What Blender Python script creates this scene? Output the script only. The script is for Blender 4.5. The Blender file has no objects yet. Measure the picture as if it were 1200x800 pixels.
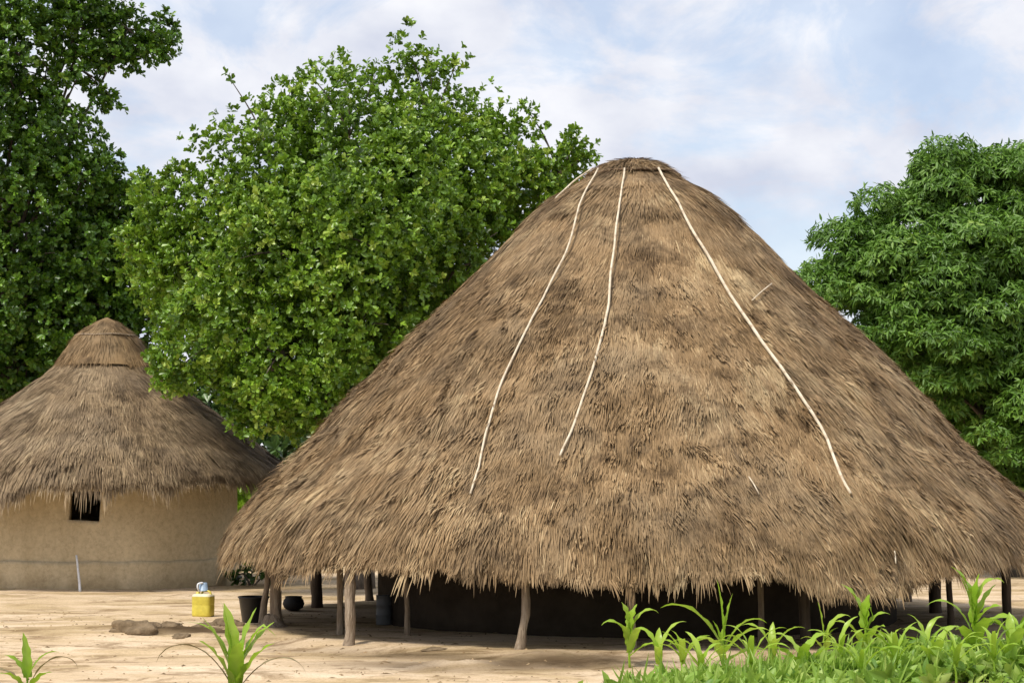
import bpy, math, random
import numpy as np
from mathutils import Vector, Matrix, Euler

random.seed(7)
rng = np.random.default_rng(7)
sc = bpy.context.scene
COL = sc.collection
PI = math.pi

# ------------------------------------------------------------------ camera
CAM_H = 2.24
FPX = 2200.0                      # focal length in pixels of the 1200 px wide photograph
PITCH = math.atan(170.0 / FPX)
cam = bpy.data.cameras.new("camera")
cam.sensor_width = 36.0
cam.lens = 36.0 * FPX / 1200.0
cam.clip_end = 3000.0
cam_o = bpy.data.objects.new("camera", cam)
cam_o.location = (0, 0, CAM_H)
cam_o.rotation_euler = (PI / 2 + PITCH, 0, 0)
COL.objects.link(cam_o)
sc.camera = cam_o

# ------------------------------------------------------------------ world, sun, exposure
SUN_EL, SUN_AZ = math.radians(58), math.radians(-138)   # azimuth from +Y, clockwise: behind-left of the camera
sun_dir = Vector((math.sin(SUN_AZ) * math.cos(SUN_EL), math.cos(SUN_AZ) * math.cos(SUN_EL), math.sin(SUN_EL)))
W = bpy.data.worlds.new("World")
sc.world = W
W.use_nodes = True
nt = W.node_tree
nt.nodes.clear()
wo = nt.nodes.new("ShaderNodeOutputWorld")
bg = nt.nodes.new("ShaderNodeBackground")
bg.inputs["Strength"].default_value = 0.08
sky = nt.nodes.new("ShaderNodeTexSky")
sky.sky_type = "NISHITA"
sky.sun_disc = False
sky.sun_elevation = SUN_EL
sky.sun_rotation = SUN_AZ
sky.dust_density = 2.0
sky.air_density = 1.0
tc = nt.nodes.new("ShaderNodeTexCoord")
mp = nt.nodes.new("ShaderNodeMapping")
mp.inputs["Scale"].default_value = (1.0, 1.0, 1.6)
mp.inputs["Location"].default_value = (0.35, 0.2, 0.9)
n1 = nt.nodes.new("ShaderNodeTexNoise")
n1.inputs["Scale"].default_value = 8.5
n1.inputs["Detail"].default_value = 7.0
n1.inputs["Roughness"].default_value = 0.6
n1.inputs["Distortion"].default_value = 0.4
r1 = nt.nodes.new("ShaderNodeValToRGB")
r1.color_ramp.elements[0].position = 0.41
r1.color_ramp.elements[0].color = (0.50, 0.50, 0.50, 1)
r1.color_ramp.elements[1].position = 0.52
r1.color_ramp.elements[1].color = (1, 1, 1, 1)
n2 = nt.nodes.new("ShaderNodeTexNoise")
n2.inputs["Scale"].default_value = 12.0
n2.inputs["Detail"].default_value = 6.0
r2 = nt.nodes.new("ShaderNodeValToRGB")
r2.color_ramp.elements[0].position = 0.35
r2.color_ramp.elements[0].color = (3.35, 3.55, 4.2, 1)
r2.color_ramp.elements[1].position = 0.62
r2.color_ramp.elements[1].color = (4.85, 4.9, 5.15, 1)
mx = nt.nodes.new("ShaderNodeMix")
mx.data_type = "RGBA"
L = nt.links.new
L(tc.outputs["Generated"], mp.inputs["Vector"])
L(mp.outputs["Vector"], n1.inputs["Vector"])
L(mp.outputs["Vector"], n2.inputs["Vector"])
L(n1.outputs["Fac"], r1.inputs["Fac"])
L(n2.outputs["Fac"], r2.inputs["Fac"])
L(r1.outputs["Color"], mx.inputs["Factor"])
L(sky.outputs["Color"], mx.inputs["A"])
L(r2.outputs["Color"], mx.inputs["B"])
L(mx.outputs["Result"], bg.inputs["Color"])
L(bg.outputs["Background"], wo.inputs["Surface"])

sl = bpy.data.lights.new("sun", "SUN")
sl.energy = 1.5
sl.angle = math.radians(10)
sl.color = (1.0, 0.93, 0.82)
so = bpy.data.objects.new("sun", sl)
so.rotation_euler = (-sun_dir).to_track_quat("-Z", "Y").to_euler()
so.location = (-10, -10, 30)
COL.objects.link(so)

sc.view_settings.view_transform = "Standard"
sc.view_settings.look = "None"
sc.view_settings.exposure = 1.3
sc.view_settings.gamma = 1.0
sc.view_settings.use_curve_mapping = False
sc.cycles.max_bounces = 6
sc.cycles.diffuse_bounces = 3
sc.cycles.glossy_bounces = 2
sc.cycles.transmission_bounces = 4


# ------------------------------------------------------------------ helpers
def ray(px, py):
    """unit direction (x, y=1 depth) of a pixel of the photograph; used to survey where things stand"""
    a = (px - 600.0) / FPX
    b = (400.0 - py) / FPX
    c, s = math.cos(PITCH), math.sin(PITCH)
    y = c - b * s
    return a / y, (s + b * c) / y


def at(px, py, depth):
    kx, kz = ray(px, py)
    return Vector((kx * depth, depth, CAM_H + kz * depth))


_P = rng.permutation(4096).astype(np.int64)


def vnoise(p, scale=1.0, seed=0):
    """smooth value noise in [-1, 1]; p is (n, 3)"""
    p = np.asarray(p, float) * scale + seed * 17.13 + 1000.0
    i = np.floor(p).astype(np.int64)
    f = p - i
    u = f * f * (3 - 2 * f)

    def h(a, b, c):
        return _P[(_P[(_P[a & 4095] + b) & 4095] + c) & 4095] / 2047.5 - 1.0

    r = 0
    for dx in (0, 1):
        for dy in (0, 1):
            for dz in (0, 1):
                w = (u[:, 0] if dx else 1 - u[:, 0]) * (u[:, 1] if dy else 1 - u[:, 1]) * (u[:, 2] if dz else 1 - u[:, 2])
                r = r + w * h(i[:, 0] + dx, i[:, 1] + dy, i[:, 2] + dz)
    return r


def fbm(p, scale=1.0, seed=0, octaves=4):
    r, a, t = 0, 1.0, 0
    for k in range(octaves):
        r = r + a * vnoise(p, scale * 2 ** k, seed + k)
        t += a
        a *= 0.5
    return r / t


def sm(t):
    t = np.clip(t, 0, 1)
    return t * t * (3 - 2 * t)


def tag(o, label=None, cat=None, group=None, kind=None):
    if label: o["label"] = label
    if cat: o["category"] = cat
    if group: o["group"] = group
    if kind: o["kind"] = kind
    return o


def empty(name, loc=(0, 0, 0), rz=0.0):
    o = bpy.data.objects.new(name, None)
    o.location = loc
    o.rotation_euler = (0, 0, rz)
    o.empty_display_size = 0.2
    COL.objects.link(o)
    return o


def link(name, me, mat, parent=None, smooth=True):
    if mat is not None and len(me.materials) == 0:
        me.materials.append(mat)
    if smooth:
        me.polygons.foreach_set("use_smooth", np.ones(len(me.polygons), bool))
    o = bpy.data.objects.new(name, me)
    COL.objects.link(o)
    if parent is not None:
        o.parent = parent
    return o


def np_mesh(name, verts, faces, tone=None):
    """verts (n,3); faces: list of (m,k) integer arrays; tone: per-vertex float attribute"""
    me = bpy.data.meshes.new(name)
    verts = np.asarray(verts, np.float32)
    me.vertices.add(len(verts))
    me.vertices.foreach_set("co", verts.ravel())
    loops = np.concatenate([f.ravel() for f in faces]).astype(np.int32)
    counts = np.concatenate([np.full(len(f), f.shape[1]) for f in faces]).astype(np.int32)
    starts = np.concatenate([[0], np.cumsum(counts)[:-1]]).astype(np.int32)
    me.loops.add(len(loops))
    me.loops.foreach_set("vertex_index", loops)
    me.polygons.add(len(counts))
    me.polygons.foreach_set("loop_start", starts)
    me.polygons.foreach_set("loop_total", counts)
    if tone is not None:
        a = me.attributes.new("tone", "FLOAT", "POINT")
        a.data.foreach_set("value", np.asarray(tone, np.float32))
    me.update(calc_edges=True)
    me.validate()
    return me


def grid_faces(nu, nv, wrap_u=False):
    """vertex index = v * nu + u"""
    us = np.arange(nu if wrap_u else nu - 1)
    vs = np.arange(nv - 1)
    U, V = np.meshgrid(us, vs)
    U, V = U.ravel(), V.ravel()
    U2 = (U + 1) % nu
    return np.stack([V * nu + U, V * nu + U2, (V + 1) * nu + U2, (V + 1) * nu + U], 1)


def tube_mesh(name, pts, radii, sides=10, rough=0.0, seed=0, cap=True):
    """a bent, tapered, slightly knobbly stick along pts"""
    pts = [Vector(p) for p in pts]
    V, T = [], []
    ref = Vector((0.31, 0.87, 0.38)).normalized()
    for i, p in enumerate(pts):
        t = (pts[min(i + 1, len(pts) - 1)] - pts[max(i - 1, 0)]).normalized()
        a = t.cross(ref)
        if a.length < 1e-3: a = t.cross(Vector((1, 0, 0)))
        a.normalize()
        b = t.cross(a)
        for k in range(sides):
            q = 2 * PI * k / sides
            V.append(p + (a * math.cos(q) + b * math.sin(q)) * radii[i])
    V = np.array([tuple(v) for v in V])
    if rough:
        V = V + rough * np.stack([vnoise(V, 6.0, seed), vnoise(V, 6.0, seed + 3), 0.3 * vnoise(V, 6.0, seed + 5)], 1)
    F = [grid_faces(sides, len(pts), True)]
    if cap:
        V = np.concatenate([V, [tuple(pts[0]), tuple(pts[-1])]])
        n = len(pts) * sides
        k = np.arange(sides)
        F.append(np.stack([np.full(sides, n), (k + 1) % sides, k], 1))
        o = (len(pts) - 1) * sides
        F.append(np.stack([np.full(sides, n + 1), o + k, o + (k + 1) % sides], 1))
    return np_mesh(name, V, F)


def spline(pts, n):
    """Catmull-Rom resample"""
    P = [Vector(p) for p in pts]
    P = [P[0] * 2 - P[1]] + P + [P[-1] * 2 - P[-2]]
    out = []
    m = len(P) - 3
    for i in range(n):
        t = i / (n - 1) * m
        k = min(int(t), m - 1)
        u = t - k
        a, b, c, d = P[k:k + 4]
        out.append(0.5 * ((2 * b) + (c - a) * u + (2 * a - 5 * b + 4 * c - d) * u * u + (3 * b - a - 3 * c + d) * u ** 3))
    return out


def lathe_mesh(name, prof, sides=32):
    V = np.array([(r * math.cos(2 * PI * k / sides), r * math.sin(2 * PI * k / sides), z) for r, z in prof for k in range(sides)])
    return np_mesh(name, V, [grid_faces(sides, len(prof), True)])


# ------------------------------------------------------------------ materials
def new_mat(name):
    m = bpy.data.materials.new(name)
    m.use_nodes = True
    t = m.node_tree
    b = t.nodes["Principled BSDF"]
    return m, t, b


def node(t, kind, **kw):
    n = t.nodes.new(kind)
    for k, v in kw.items():
        if k in n.inputs: n.inputs[k].default_value = v
        else: setattr(n, k, v)
    return n


def ramp(t, stops):
    n = t.nodes.new("ShaderNodeValToRGB")
    e = n.color_ramp.elements
    while len(e) < len(stops): e.new(0.5)
    for i, (p, c) in enumerate(stops):
        e[i].position = p
        e[i].color = (*c, 1)
    return n


def noise_mat(name, stops, scale=8.0, detail=6.0, rough=0.9, stretch=(1, 1, 1), bump=0.0, bump_scale=40.0, spec=0.2, bump_dist=0.02):
    m, t, b = new_mat(name)
    tcn = node(t, "ShaderNodeTexCoord")
    mpn = node(t, "ShaderNodeMapping")
    mpn.inputs["Scale"].default_value = stretch
    nz = node(t, "ShaderNodeTexNoise", Scale=scale, Detail=detail, Roughness=0.6)
    rp = ramp(t, stops)
    t.links.new(tcn.outputs["Object"], mpn.inputs["Vector"])
    t.links.new(mpn.outputs["Vector"], nz.inputs["Vector"])
    t.links.new(nz.outputs["Fac"], rp.inputs["Fac"])
    t.links.new(rp.outputs["Color"], b.inputs["Base Color"])
    b.inputs["Roughness"].default_value = rough
    b.inputs["Specular IOR Level"].default_value = spec
    if bump:
        nb = node(t, "ShaderNodeTexNoise", Scale=bump_scale, Detail=5.0)
        t.links.new(mpn.outputs["Vector"], nb.inputs["Vector"])
        bp = node(t, "ShaderNodeBump", Strength=bump, Distance=bump_dist)
        t.links.new(nb.outputs["Fac"], bp.inputs["Height"])
        t.links.new(bp.outputs["Normal"], b.inputs["Normal"])
    return m


def leaf_mat(name, stops, trans, rough=0.36, tfac=0.18, spec=0.5):
    """colour from the per-leaf 'tone' attribute; light passes through the blade"""
    m, t, b = new_mat(name)
    at_ = node(t, "ShaderNodeAttribute", attribute_name="tone")
    rp = ramp(t, stops)
    t.links.new(at_.outputs["Fac"], rp.inputs["Fac"])
    t.links.new(rp.outputs["Color"], b.inputs["Base Color"])
    b.inputs["Roughness"].default_value = rough
    b.inputs["Specular IOR Level"].default_value = spec
    tr = node(t, "ShaderNodeBsdfTranslucent")
    mc = node(t, "ShaderNodeMix", data_type="RGBA")
    mc.inputs["Factor"].default_value = 0.55
    mc.inputs["B"].default_value = (*trans, 1)
    t.links.new(rp.outputs["Color"], mc.inputs["A"])
    t.links.new(mc.outputs["Result"], tr.inputs["Color"])
    ms = node(t, "ShaderNodeMixShader")
    ms.inputs["Fac"].default_value = tfac
    t.links.new(b.outputs["BSDF"], ms.inputs[1])
    t.links.new(tr.outputs["BSDF"], ms.inputs[2])
    t.links.new(ms.outputs["Shader"], t.nodes["Material Output"].inputs["Surface"])
    return m


def thatch_mat(name, stops, grey):
    m, t, b = new_mat(name)
    at_ = node(t, "ShaderNodeAttribute", attribute_name="tone")
    tcn = node(t, "ShaderNodeTexCoord")
    nz = node(t, "ShaderNodeTexNoise", Scale=0.9, Detail=7.0, Roughness=0.65)
    t.links.new(tcn.outputs["Object"], nz.inputs["Vector"])
    rp = ramp(t, stops)
    t.links.new(at_.outputs["Fac"], rp.inputs["Fac"])
    r2_ = ramp(t, [(0.42, (0, 0, 0)), (0.68, (0.55, 0.55, 0.55))])
    t.links.new(nz.outputs["Fac"], r2_.inputs["Fac"])
    mc = node(t, "ShaderNodeMix", data_type="RGBA")
    mc.inputs["B"].default_value = (*grey, 1)
    t.links.new(r2_.outputs["Color"], mc.inputs["Factor"])
    t.links.new(rp.outputs["Color"], mc.inputs["A"])
    # damp, rotting patches
    nd = node(t, "ShaderNodeTexNoise", Scale=1.6, Detail=8.0, Roughness=0.7, Distortion=0.6)
    t.links.new(tcn.outputs["Object"], nd.inputs["Vector"])
    rd = ramp(t, [(0.37, (0.42, 0.40, 0.38)), (0.51, (1, 1, 1))])
    t.links.new(nd.outputs["Fac"], rd.inputs["Fac"])
    md = node(t, "ShaderNodeMix", data_type="RGBA", blend_type="MULTIPLY")
    md.inputs["Factor"].default_value = 0.85
    t.links.new(mc.outputs["Result"], md.inputs["A"])
    t.links.new(rd.outputs["Color"], md.inputs["B"])
    t.links.new(md.outputs["Result"], b.inputs["Base Color"])
    b.inputs["Roughness"].default_value = 0.75
    b.inputs["Specular IOR Level"].default_value = 0.25
    return m


def plain(name, col, rough=0.5, spec=0.4, var=0.12, scale=14.0):
    lo = tuple(c * (1 - var) for c in col)
    hi = tuple(min(1, c * (1 + var)) for c in col)
    return noise_mat(name, [(0.3, lo), (0.7, hi)], scale=scale, rough=rough, spec=spec, bump=0.08, bump_scale=60)


M_thatch = thatch_mat("weathered_thatch", [(0.0, (0.085, 0.050, 0.022)), (0.25, (0.192, 0.122, 0.056)), (0.6, (0.342, 0.225, 0.113)), (1.0, (0.57, 0.43, 0.24))], (0.26, 0.195, 0.118))
M_thatch_pale = thatch_mat("pale_thatch", [(0.0, (0.09, 0.058, 0.032)), (0.35, (0.22, 0.155, 0.09)), (0.7, (0.36, 0.262, 0.152)), (1.0, (0.58, 0.46, 0.29))], (0.265, 0.205, 0.138))
M_under = noise_mat("dark_thatch_underside", [(0.3, (0.03, 0.022, 0.015)), (0.7, (0.07, 0.05, 0.033))], scale=10, stretch=(1, 1, 3))  # much darker brown than the outer thatch
M_pole = noise_mat("peeled_pole_wood", [(0.3, (0.42, 0.32, 0.21)), (0.48, (0.66, 0.56, 0.41)), (0.7, (0.78, 0.69, 0.54))], scale=9, rough=0.6, bump=0.2)
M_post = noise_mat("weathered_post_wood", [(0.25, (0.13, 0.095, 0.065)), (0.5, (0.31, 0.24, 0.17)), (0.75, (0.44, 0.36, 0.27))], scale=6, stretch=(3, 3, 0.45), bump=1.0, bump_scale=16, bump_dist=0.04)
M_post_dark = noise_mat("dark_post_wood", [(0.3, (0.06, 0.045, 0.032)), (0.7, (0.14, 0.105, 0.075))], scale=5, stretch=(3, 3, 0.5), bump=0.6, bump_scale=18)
M_rope = noise_mat("dark_binding", [(0.3, (0.10, 0.065, 0.04)), (0.7, (0.22, 0.15, 0.09))], scale=20, bump=0.5)
M_wall_dark = noise_mat("shade_dark_mud_wall", [(0.3, (0.028, 0.021, 0.014)), (0.7, (0.055, 0.042, 0.029))], scale=2.5, bump=0.5, bump_scale=10)  # near-black: the deep shade under the roof is put into the mud colour
M_bark = noise_mat("tree_bark", [(0.3, (0.07, 0.055, 0.042)), (0.7, (0.19, 0.155, 0.12))], scale=6, stretch=(2, 2, 0.6), bump=0.7, bump_scale=14)
M_leaf_mid = leaf_mat("glossy_green_leaf", [(0.0, (0.032, 0.070, 0.008)), (0.5, (0.130, 0.250, 0.018)), (0.85, (0.25, 0.41, 0.035)), (1.0, (0.33, 0.44, 0.06))], (0.32, 0.53, 0.03))
M_leaf_left = leaf_mat("dark_green_leaf", [(0.0, (0.024, 0.058, 0.008)), (0.5, (0.086, 0.190, 0.016)), (0.85, (0.18, 0.34, 0.03)), (1.0, (0.26, 0.41, 0.05))], (0.22, 0.38, 0.03))
M_leaf_right = leaf_mat("deep_green_leaf", [(0.0, (0.032, 0.078, 0.010)), (0.5, (0.105, 0.225, 0.022)), (0.85, (0.19, 0.33, 0.04)), (1.0, (0.27, 0.41, 0.06))], (0.22, 0.44, 0.05), rough=0.5)
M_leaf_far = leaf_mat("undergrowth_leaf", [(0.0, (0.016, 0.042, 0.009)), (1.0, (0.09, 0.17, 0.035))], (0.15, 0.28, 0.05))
M_maize = leaf_mat("maize_leaf", [(0.0, (0.18, 0.33, 0.025)), (0.5, (0.31, 0.49, 0.040)), (1.0, (0.46, 0.60, 0.10))], (0.52, 0.74, 0.05), rough=0.38, tfac=0.38)
M_dry = leaf_mat("dry_maize_leaf", [(0.0, (0.18, 0.13, 0.06)), (1.0, (0.36, 0.30, 0.14))], (0.4, 0.3, 0.1), tfac=0.2)
M_weed = leaf_mat("weed_leaf", [(0.0, (0.12, 0.25, 0.03)), (0.5, (0.27, 0.43, 0.06)), (1.0, (0.45, 0.57, 0.14))], (0.48, 0.68, 0.08), rough=0.5, tfac=0.35)


def sand_material():
    m, t, b = new_mat("trodden_sand")
    tcn = node(t, "ShaderNodeTexCoord")
    mpn = node(t, "ShaderNodeMapping")
    mpn.inputs["Scale"].default_value = (0.55, 1.0, 1.0)
    t.links.new(tcn.outputs["Object"], mpn.inputs["Vector"])
    n_a = node(t, "ShaderNodeTexNoise", Scale=0.55, Detail=9.0, Roughness=0.62, Distortion=0.8)
    n_b = node(t, "ShaderNodeTexNoise", Scale=26.0, Detail=6.0, Roughness=0.7)
    n_c = node(t, "ShaderNodeTexNoise", Scale=1.7, Detail=8.0, Roughness=0.7, Distortion=1.2)
    for n in (n_a, n_c): t.links.new(mpn.outputs["Vector"], n.inputs["Vector"])
    t.links.new(tcn.outputs["Object"], n_b.inputs["Vector"])
    ra = ramp(t, [(0.30, (0.32, 0.225, 0.120)), (0.42, (0.50, 0.375, 0.215)), (0.52, (0.62, 0.475, 0.310)), (0.68, (0.74, 0.60, 0.43))])
    t.links.new(n_a.outputs["Fac"], ra.inputs["Fac"])
    rb = ramp(t, [(0.32, (0.55, 0.5, 0.45)), (0.5, (1, 1, 1)), (0.8, (1.1, 1.1, 1.1))])
    t.links.new(n_b.outputs["Fac"], rb.inputs["Fac"])
    rc = ramp(t, [(0.38, (0.45, 0.40, 0.34)), (0.49, (1, 1, 1))])
    t.links.new(n_c.outputs["Fac"], rc.inputs["Fac"])
    m1 = node(t, "ShaderNodeMix", data_type="RGBA", blend_type="MULTIPLY")
    m1.inputs["Factor"].default_value = 0.6
    t.links.new(ra.outputs["Color"], m1.inputs["A"])
    t.links.new(rb.outputs["Color"], m1.inputs["B"])
    m2 = node(t, "ShaderNodeMix", data_type="RGBA", blend_type="MULTIPLY")
    m2.inputs["Factor"].default_value = 0.8
    t.links.new(m1.outputs["Result"], m2.inputs["A"])
    t.links.new(rc.outputs["Color"], m2.inputs["B"])
    # bare brown soil where the ground carries the 'soil' attribute (the bank round the hut, the field)
    at_ = node(t, "ShaderNodeAttribute", attribute_name="tone")
    m3 = node(t, "ShaderNodeMix", data_type="RGBA")
    rs = ramp(t, [(0.35, (0.045, 0.029, 0.015)), (0.65, (0.13, 0.088, 0.048))])
    t.links.new(n_c.outputs["Fac"], rs.inputs["Fac"])
    t.links.new(at_.outputs["Fac"], m3.inputs["Factor"])
    t.links.new(m2.outputs["Result"], m3.inputs["A"])
    t.links.new(rs.outputs["Color"], m3.inputs["B"])
    t.links.new(m3.outputs["Result"], b.inputs["Base Color"])
    b.inputs["Roughness"].default_value = 0.95
    b.inputs["Specular IOR Level"].default_value = 0.1
    bp = node(t, "ShaderNodeBump", Strength=0.5, Distance=0.03)
    t.links.new(n_b.outputs["Fac"], bp.inputs["Height"])
    t.links.new(bp.outputs["Normal"], b.inputs["Normal"])
    return m


def mud_wall_material():
    m, t, b = new_mat("ochre_mud_plaster")
    tcn = node(t, "ShaderNodeTexCoord")
    n_a = node(t, "ShaderNodeTexNoise", Scale=0.9, Detail=8.0, Roughness=0.6)
    n_b = node(t, "ShaderNodeTexNoise", Scale=9.0, Detail=8.0, Roughness=0.7)
    mpn = node(t, "ShaderNodeMapping")
    mpn.inputs["Scale"].default_value = (1, 1, 0.35)
    t.links.new(tcn.outputs["Object"], mpn.inputs["Vector"])
    t.links.new(mpn.outputs["Vector"], n_a.inputs["Vector"])
    t.links.new(tcn.outputs["Object"], n_b.inputs["Vector"])
    ra = ramp(t, [(0.3, (0.50, 0.41, 0.26)), (0.7, (0.69, 0.58, 0.39))])
    rb = ramp(t, [(0.3, (0.6, 0.58, 0.54)), (0.58, (1, 1, 1))])
    t.links.new(n_a.outputs["Fac"], ra.inputs["Fac"])
    t.links.new(n_b.outputs["Fac"], rb.inputs["Fac"])
    m1 = node(t, "ShaderNodeMix", data_type="RGBA", blend_type="MULTIPLY")
    m1.inputs["Factor"].default_value = 0.6
    t.links.new(ra.outputs["Color"], m1.inputs["A"])
    t.links.new(rb.outputs["Color"], m1.inputs["B"])
    # rain splash near the ground, in a ragged band, and fine drying cracks
    sx = node(t, "ShaderNodeSeparateXYZ")
    t.links.new(tcn.outputs["Object"], sx.inputs["Vector"])
    ad = node(t, "ShaderNodeMath", operation="MULTIPLY_ADD")
    ad.inputs[1].default_value = 0.9
    t.links.new(n_a.outputs["Fac"], ad.inputs[0])
    t.links.new(sx.outputs["Z"], ad.inputs[2])
    rs = ramp(t, [(0.50, (0.74, 0.70, 0.64)), (0.78, (1, 1, 1))])
    t.links.new(ad.outputs["Value"], rs.inputs["Fac"])
    vo = node(t, "ShaderNodeTexVoronoi", feature="DISTANCE_TO_EDGE", Scale=2.4)
    wv = node(t, "ShaderNodeVectorMath", operation="MULTIPLY_ADD")
    wv.inputs[1].default_value = (0.35, 0.35, 0.35)
    t.links.new(n_b.outputs["Color"], wv.inputs[0])
    t.links.new(tcn.outputs["Object"], wv.inputs[2])
    t.links.new(wv.outputs["Vector"], vo.inputs["Vector"])
    rv = ramp(t, [(0.004, (0.55, 0.5, 0.45)), (0.016, (1, 1, 1))])
    t.links.new(vo.outputs["Distance"], rv.inputs["Fac"])
    ms_ = node(t, "ShaderNodeMix", data_type="RGBA", blend_type="MULTIPLY")
    ms_.inputs["Factor"].default_value = 0.8
    t.links.new(m1.outputs["Result"], ms_.inputs["A"])
    t.links.new(rs.outputs["Color"], ms_.inputs["B"])
    mv_ = node(t, "ShaderNodeMix", data_type="RGBA", blend_type="MULTIPLY")
    mv_.inputs["Factor"].default_value = 0.45
    t.links.new(ms_.outputs["Result"], mv_.inputs["A"])
    t.links.new(rv.outputs["Color"], mv_.inputs["B"])
    t.links.new(mv_.outputs["Result"], b.inputs["Base Color"])
    b.inputs["Roughness"].default_value = 0.95
    b.inputs["Specular IOR Level"].default_value = 0.1
    bp = node(t, "ShaderNodeBump", Strength=0.6, Distance=0.03)
    t.links.new(n_b.outputs["Fac"], bp.inputs["Height"])
    t.links.new(bp.outputs["Normal"], b.inputs["Normal"])
    return m


M_sand = sand_material()
M_mud = mud_wall_material()
M_clod = noise_mat("dry_mud_clod", [(0.3, (0.12, 0.086, 0.050)), (0.7, (0.26, 0.19, 0.115))], scale=6, bump=0.8, bump_scale=16, bump_dist=0.05)

# ------------------------------------------------------------------ ground
HC = np.array([2.12, 32.5])           # big hut centre
HC2 = np.array([-9.6, 44.3])          # small hut centre
R_HUT = 7.1


def field_edge(x):
    """depth of the edge of the planted field (nearer than this is field)"""
    return 21.6 + 2.6 * sm((x - 0.6) / 4.2) + 0.9 * sm((x - 4) / 3)


def ground_z(x, y):
    x = np.atleast_1d(np.asarray(x, float))
    y = np.atleast_1d(np.asarray(y, float))
    p = np.stack([x, y, np.zeros_like(x)], 1)
    r = np.hypot(x - HC[0], y - HC[1])
    wob = 0.25 * vnoise(p, 0.6, 4)
    z = -0.11 * sm((30.5 - y) / 3) * sm((r + wob - 6.75) / 0.7)
    bank = np.exp(-((r + wob - 7.35) / 0.28) ** 2) * sm((29.5 - y) / 3)
    z = z + 0.05 * bank * (0.6 + 0.8 * vnoise(p, 1.7, 9))
    near = sm((70 - y) / 20)
    heap = np.exp(-((x + 4.95) / 0.85) ** 2 - ((y - 29.6) / 0.38) ** 2)
    z = z + heap * (0.10 + 0.07 * vnoise(p, 2.6, 48) + 0.03 * vnoise(p, 6.0, 49))
    z = z + 0.085 * sm(1.15 - np.abs(x + 0.1) / 2.6) * np.exp(-((y - 25.1 - 0.35 * vnoise(p, 0.8, 44)) / 0.45) ** 2) * (0.6 + 0.7 * vnoise(p, 2.3, 46) + 0.4 * vnoise(p, 5.5, 47))
    q = p * np.array([0.6, 1.0, 1.0])
    z = z + near * (0.035 * fbm(q, 0.5, 1, 3) + 0.016 * np.abs(fbm(q, 1.3, 2, 4)) + 0.006 * fbm(p, 6.0, 3, 2))
    # shallow rills washed across the yard
    rill = np.abs(fbm(q * np.array([0.35, 1.0, 1.0]), 0.9, 12, 3))
    z = z - near * 0.035 * np.exp(-(rill / 0.05) ** 2) * sm((-x - 0.5) / 2)
    return z


def axis(lo, hi, step, far):
    a = np.arange(lo, hi + 1e-6, step)
    b, s = [], step
    v = hi
    while v < far:
        s *= 1.35
        v += s
        b.append(v)
    c, s = [], step
    v = lo
    while v > -far:
        s *= 1.35
        v -= s
        c.append(v)
    return np.array(c[::-1] + list(a) + b)


gx = axis(-13, 13, 0.10, 900)
gy = np.concatenate([axis(19.0, 31, 0.075, 900)])
gy = np.concatenate([gy[gy <= 31.0], np.arange(31.15, 52, 0.2), gy[gy > 52.0]])
X, Y = np.meshgrid(gx, gy)
xx, yy = X.ravel(), Y.ravel()
zz = ground_z(xx, yy)
p3 = np.stack([xx, yy, np.zeros_like(xx)], 1)
rr = np.hypot(xx - HC[0], yy - HC[1])
soil = 0.75 * np.exp(-((rr + 0.25 * vnoise(p3, 0.6, 4) - 7.42) / 0.36) ** 2) * sm((29.5 - yy) / 3) * sm(0.55 + 0.8 * vnoise(p3, 0.7, 21))
soil = np.maximum(soil, 1.0 * sm(1.35 - np.abs(xx + 0.1) / 2.6) * np.exp(-((yy - 25.0 - 0.4 * vnoise(p3, 0.8, 44)) / 0.62) ** 2) * sm(1.05 + 0.8 * vnoise(p3, 1.3, 45)))
soil = np.maximum(soil, sm(1.6 * np.exp(-((xx + 4.95) / 1.0) ** 2 - ((yy - 29.55) / 0.42) ** 2) + 0.3 * vnoise(p3, 2.4, 50) - 0.25))
soil = np.maximum(soil, 0.8 * sm((field_edge(xx) - 0.1 + 0.5 * vnoise(p3, 0.9, 6) - yy) / 0.7))
g = link("ground", np_mesh("ground", np.stack([xx, yy, zz], 1), [grid_faces(len(gx), len(gy))], soil), M_sand)
tag(g, "pale trodden sand yard with washed rills in front of the huts", kind="structure")


def gz(x, y):
    return float(ground_z(x, y)[0])


# ------------------------------------------------------------------ thatched roofs
class Profile:
    def __init__(self, pts):
        self.r = np.array([p[0] for p in pts], float)
        self.z = np.array([p[1] for p in pts], float)
        self.s = np.concatenate([[0], np.cumsum(np.hypot(np.diff(self.r), np.diff(self.z)))])
        self.S = self.s[-1]
        n = 400                      # smooth the polyline
        t = np.linspace(0, self.S, n)
        k = np.ones(19) / 19
        def smo(v):
            e = np.interp(t, self.s, v)
            e2 = np.concatenate([2 * e[0] - e[9:0:-1], e, 2 * e[-1] - e[-2:-11:-1]])
            return np.convolve(e2, k, "valid")
        self.t, self.rs, self.zs = t, smo(self.r), smo(self.z)
        self.rs[0] = 0.0

    def at(self, s):
        over = np.maximum(np.asarray(s) - self.S, 0)
        s = np.minimum(s, self.S)
        return np.interp(s, self.t, self.rs) + over * 0.45, np.interp(s, self.t, self.zs) - over * 0.9

    def tangent(self, s):
        d = 0.08
        r0, z0 = self.at(np.maximum(s - d, 0))
        r1_, z1 = self.at(s + d)
        l = np.hypot(r1_ - r0, z1 - z0)
        return (r1_ - r0) / l, (z1 - z0) / l

    def z_of_r(self, r):
        return float(np.interp(r, self.rs, self.zs))


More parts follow.
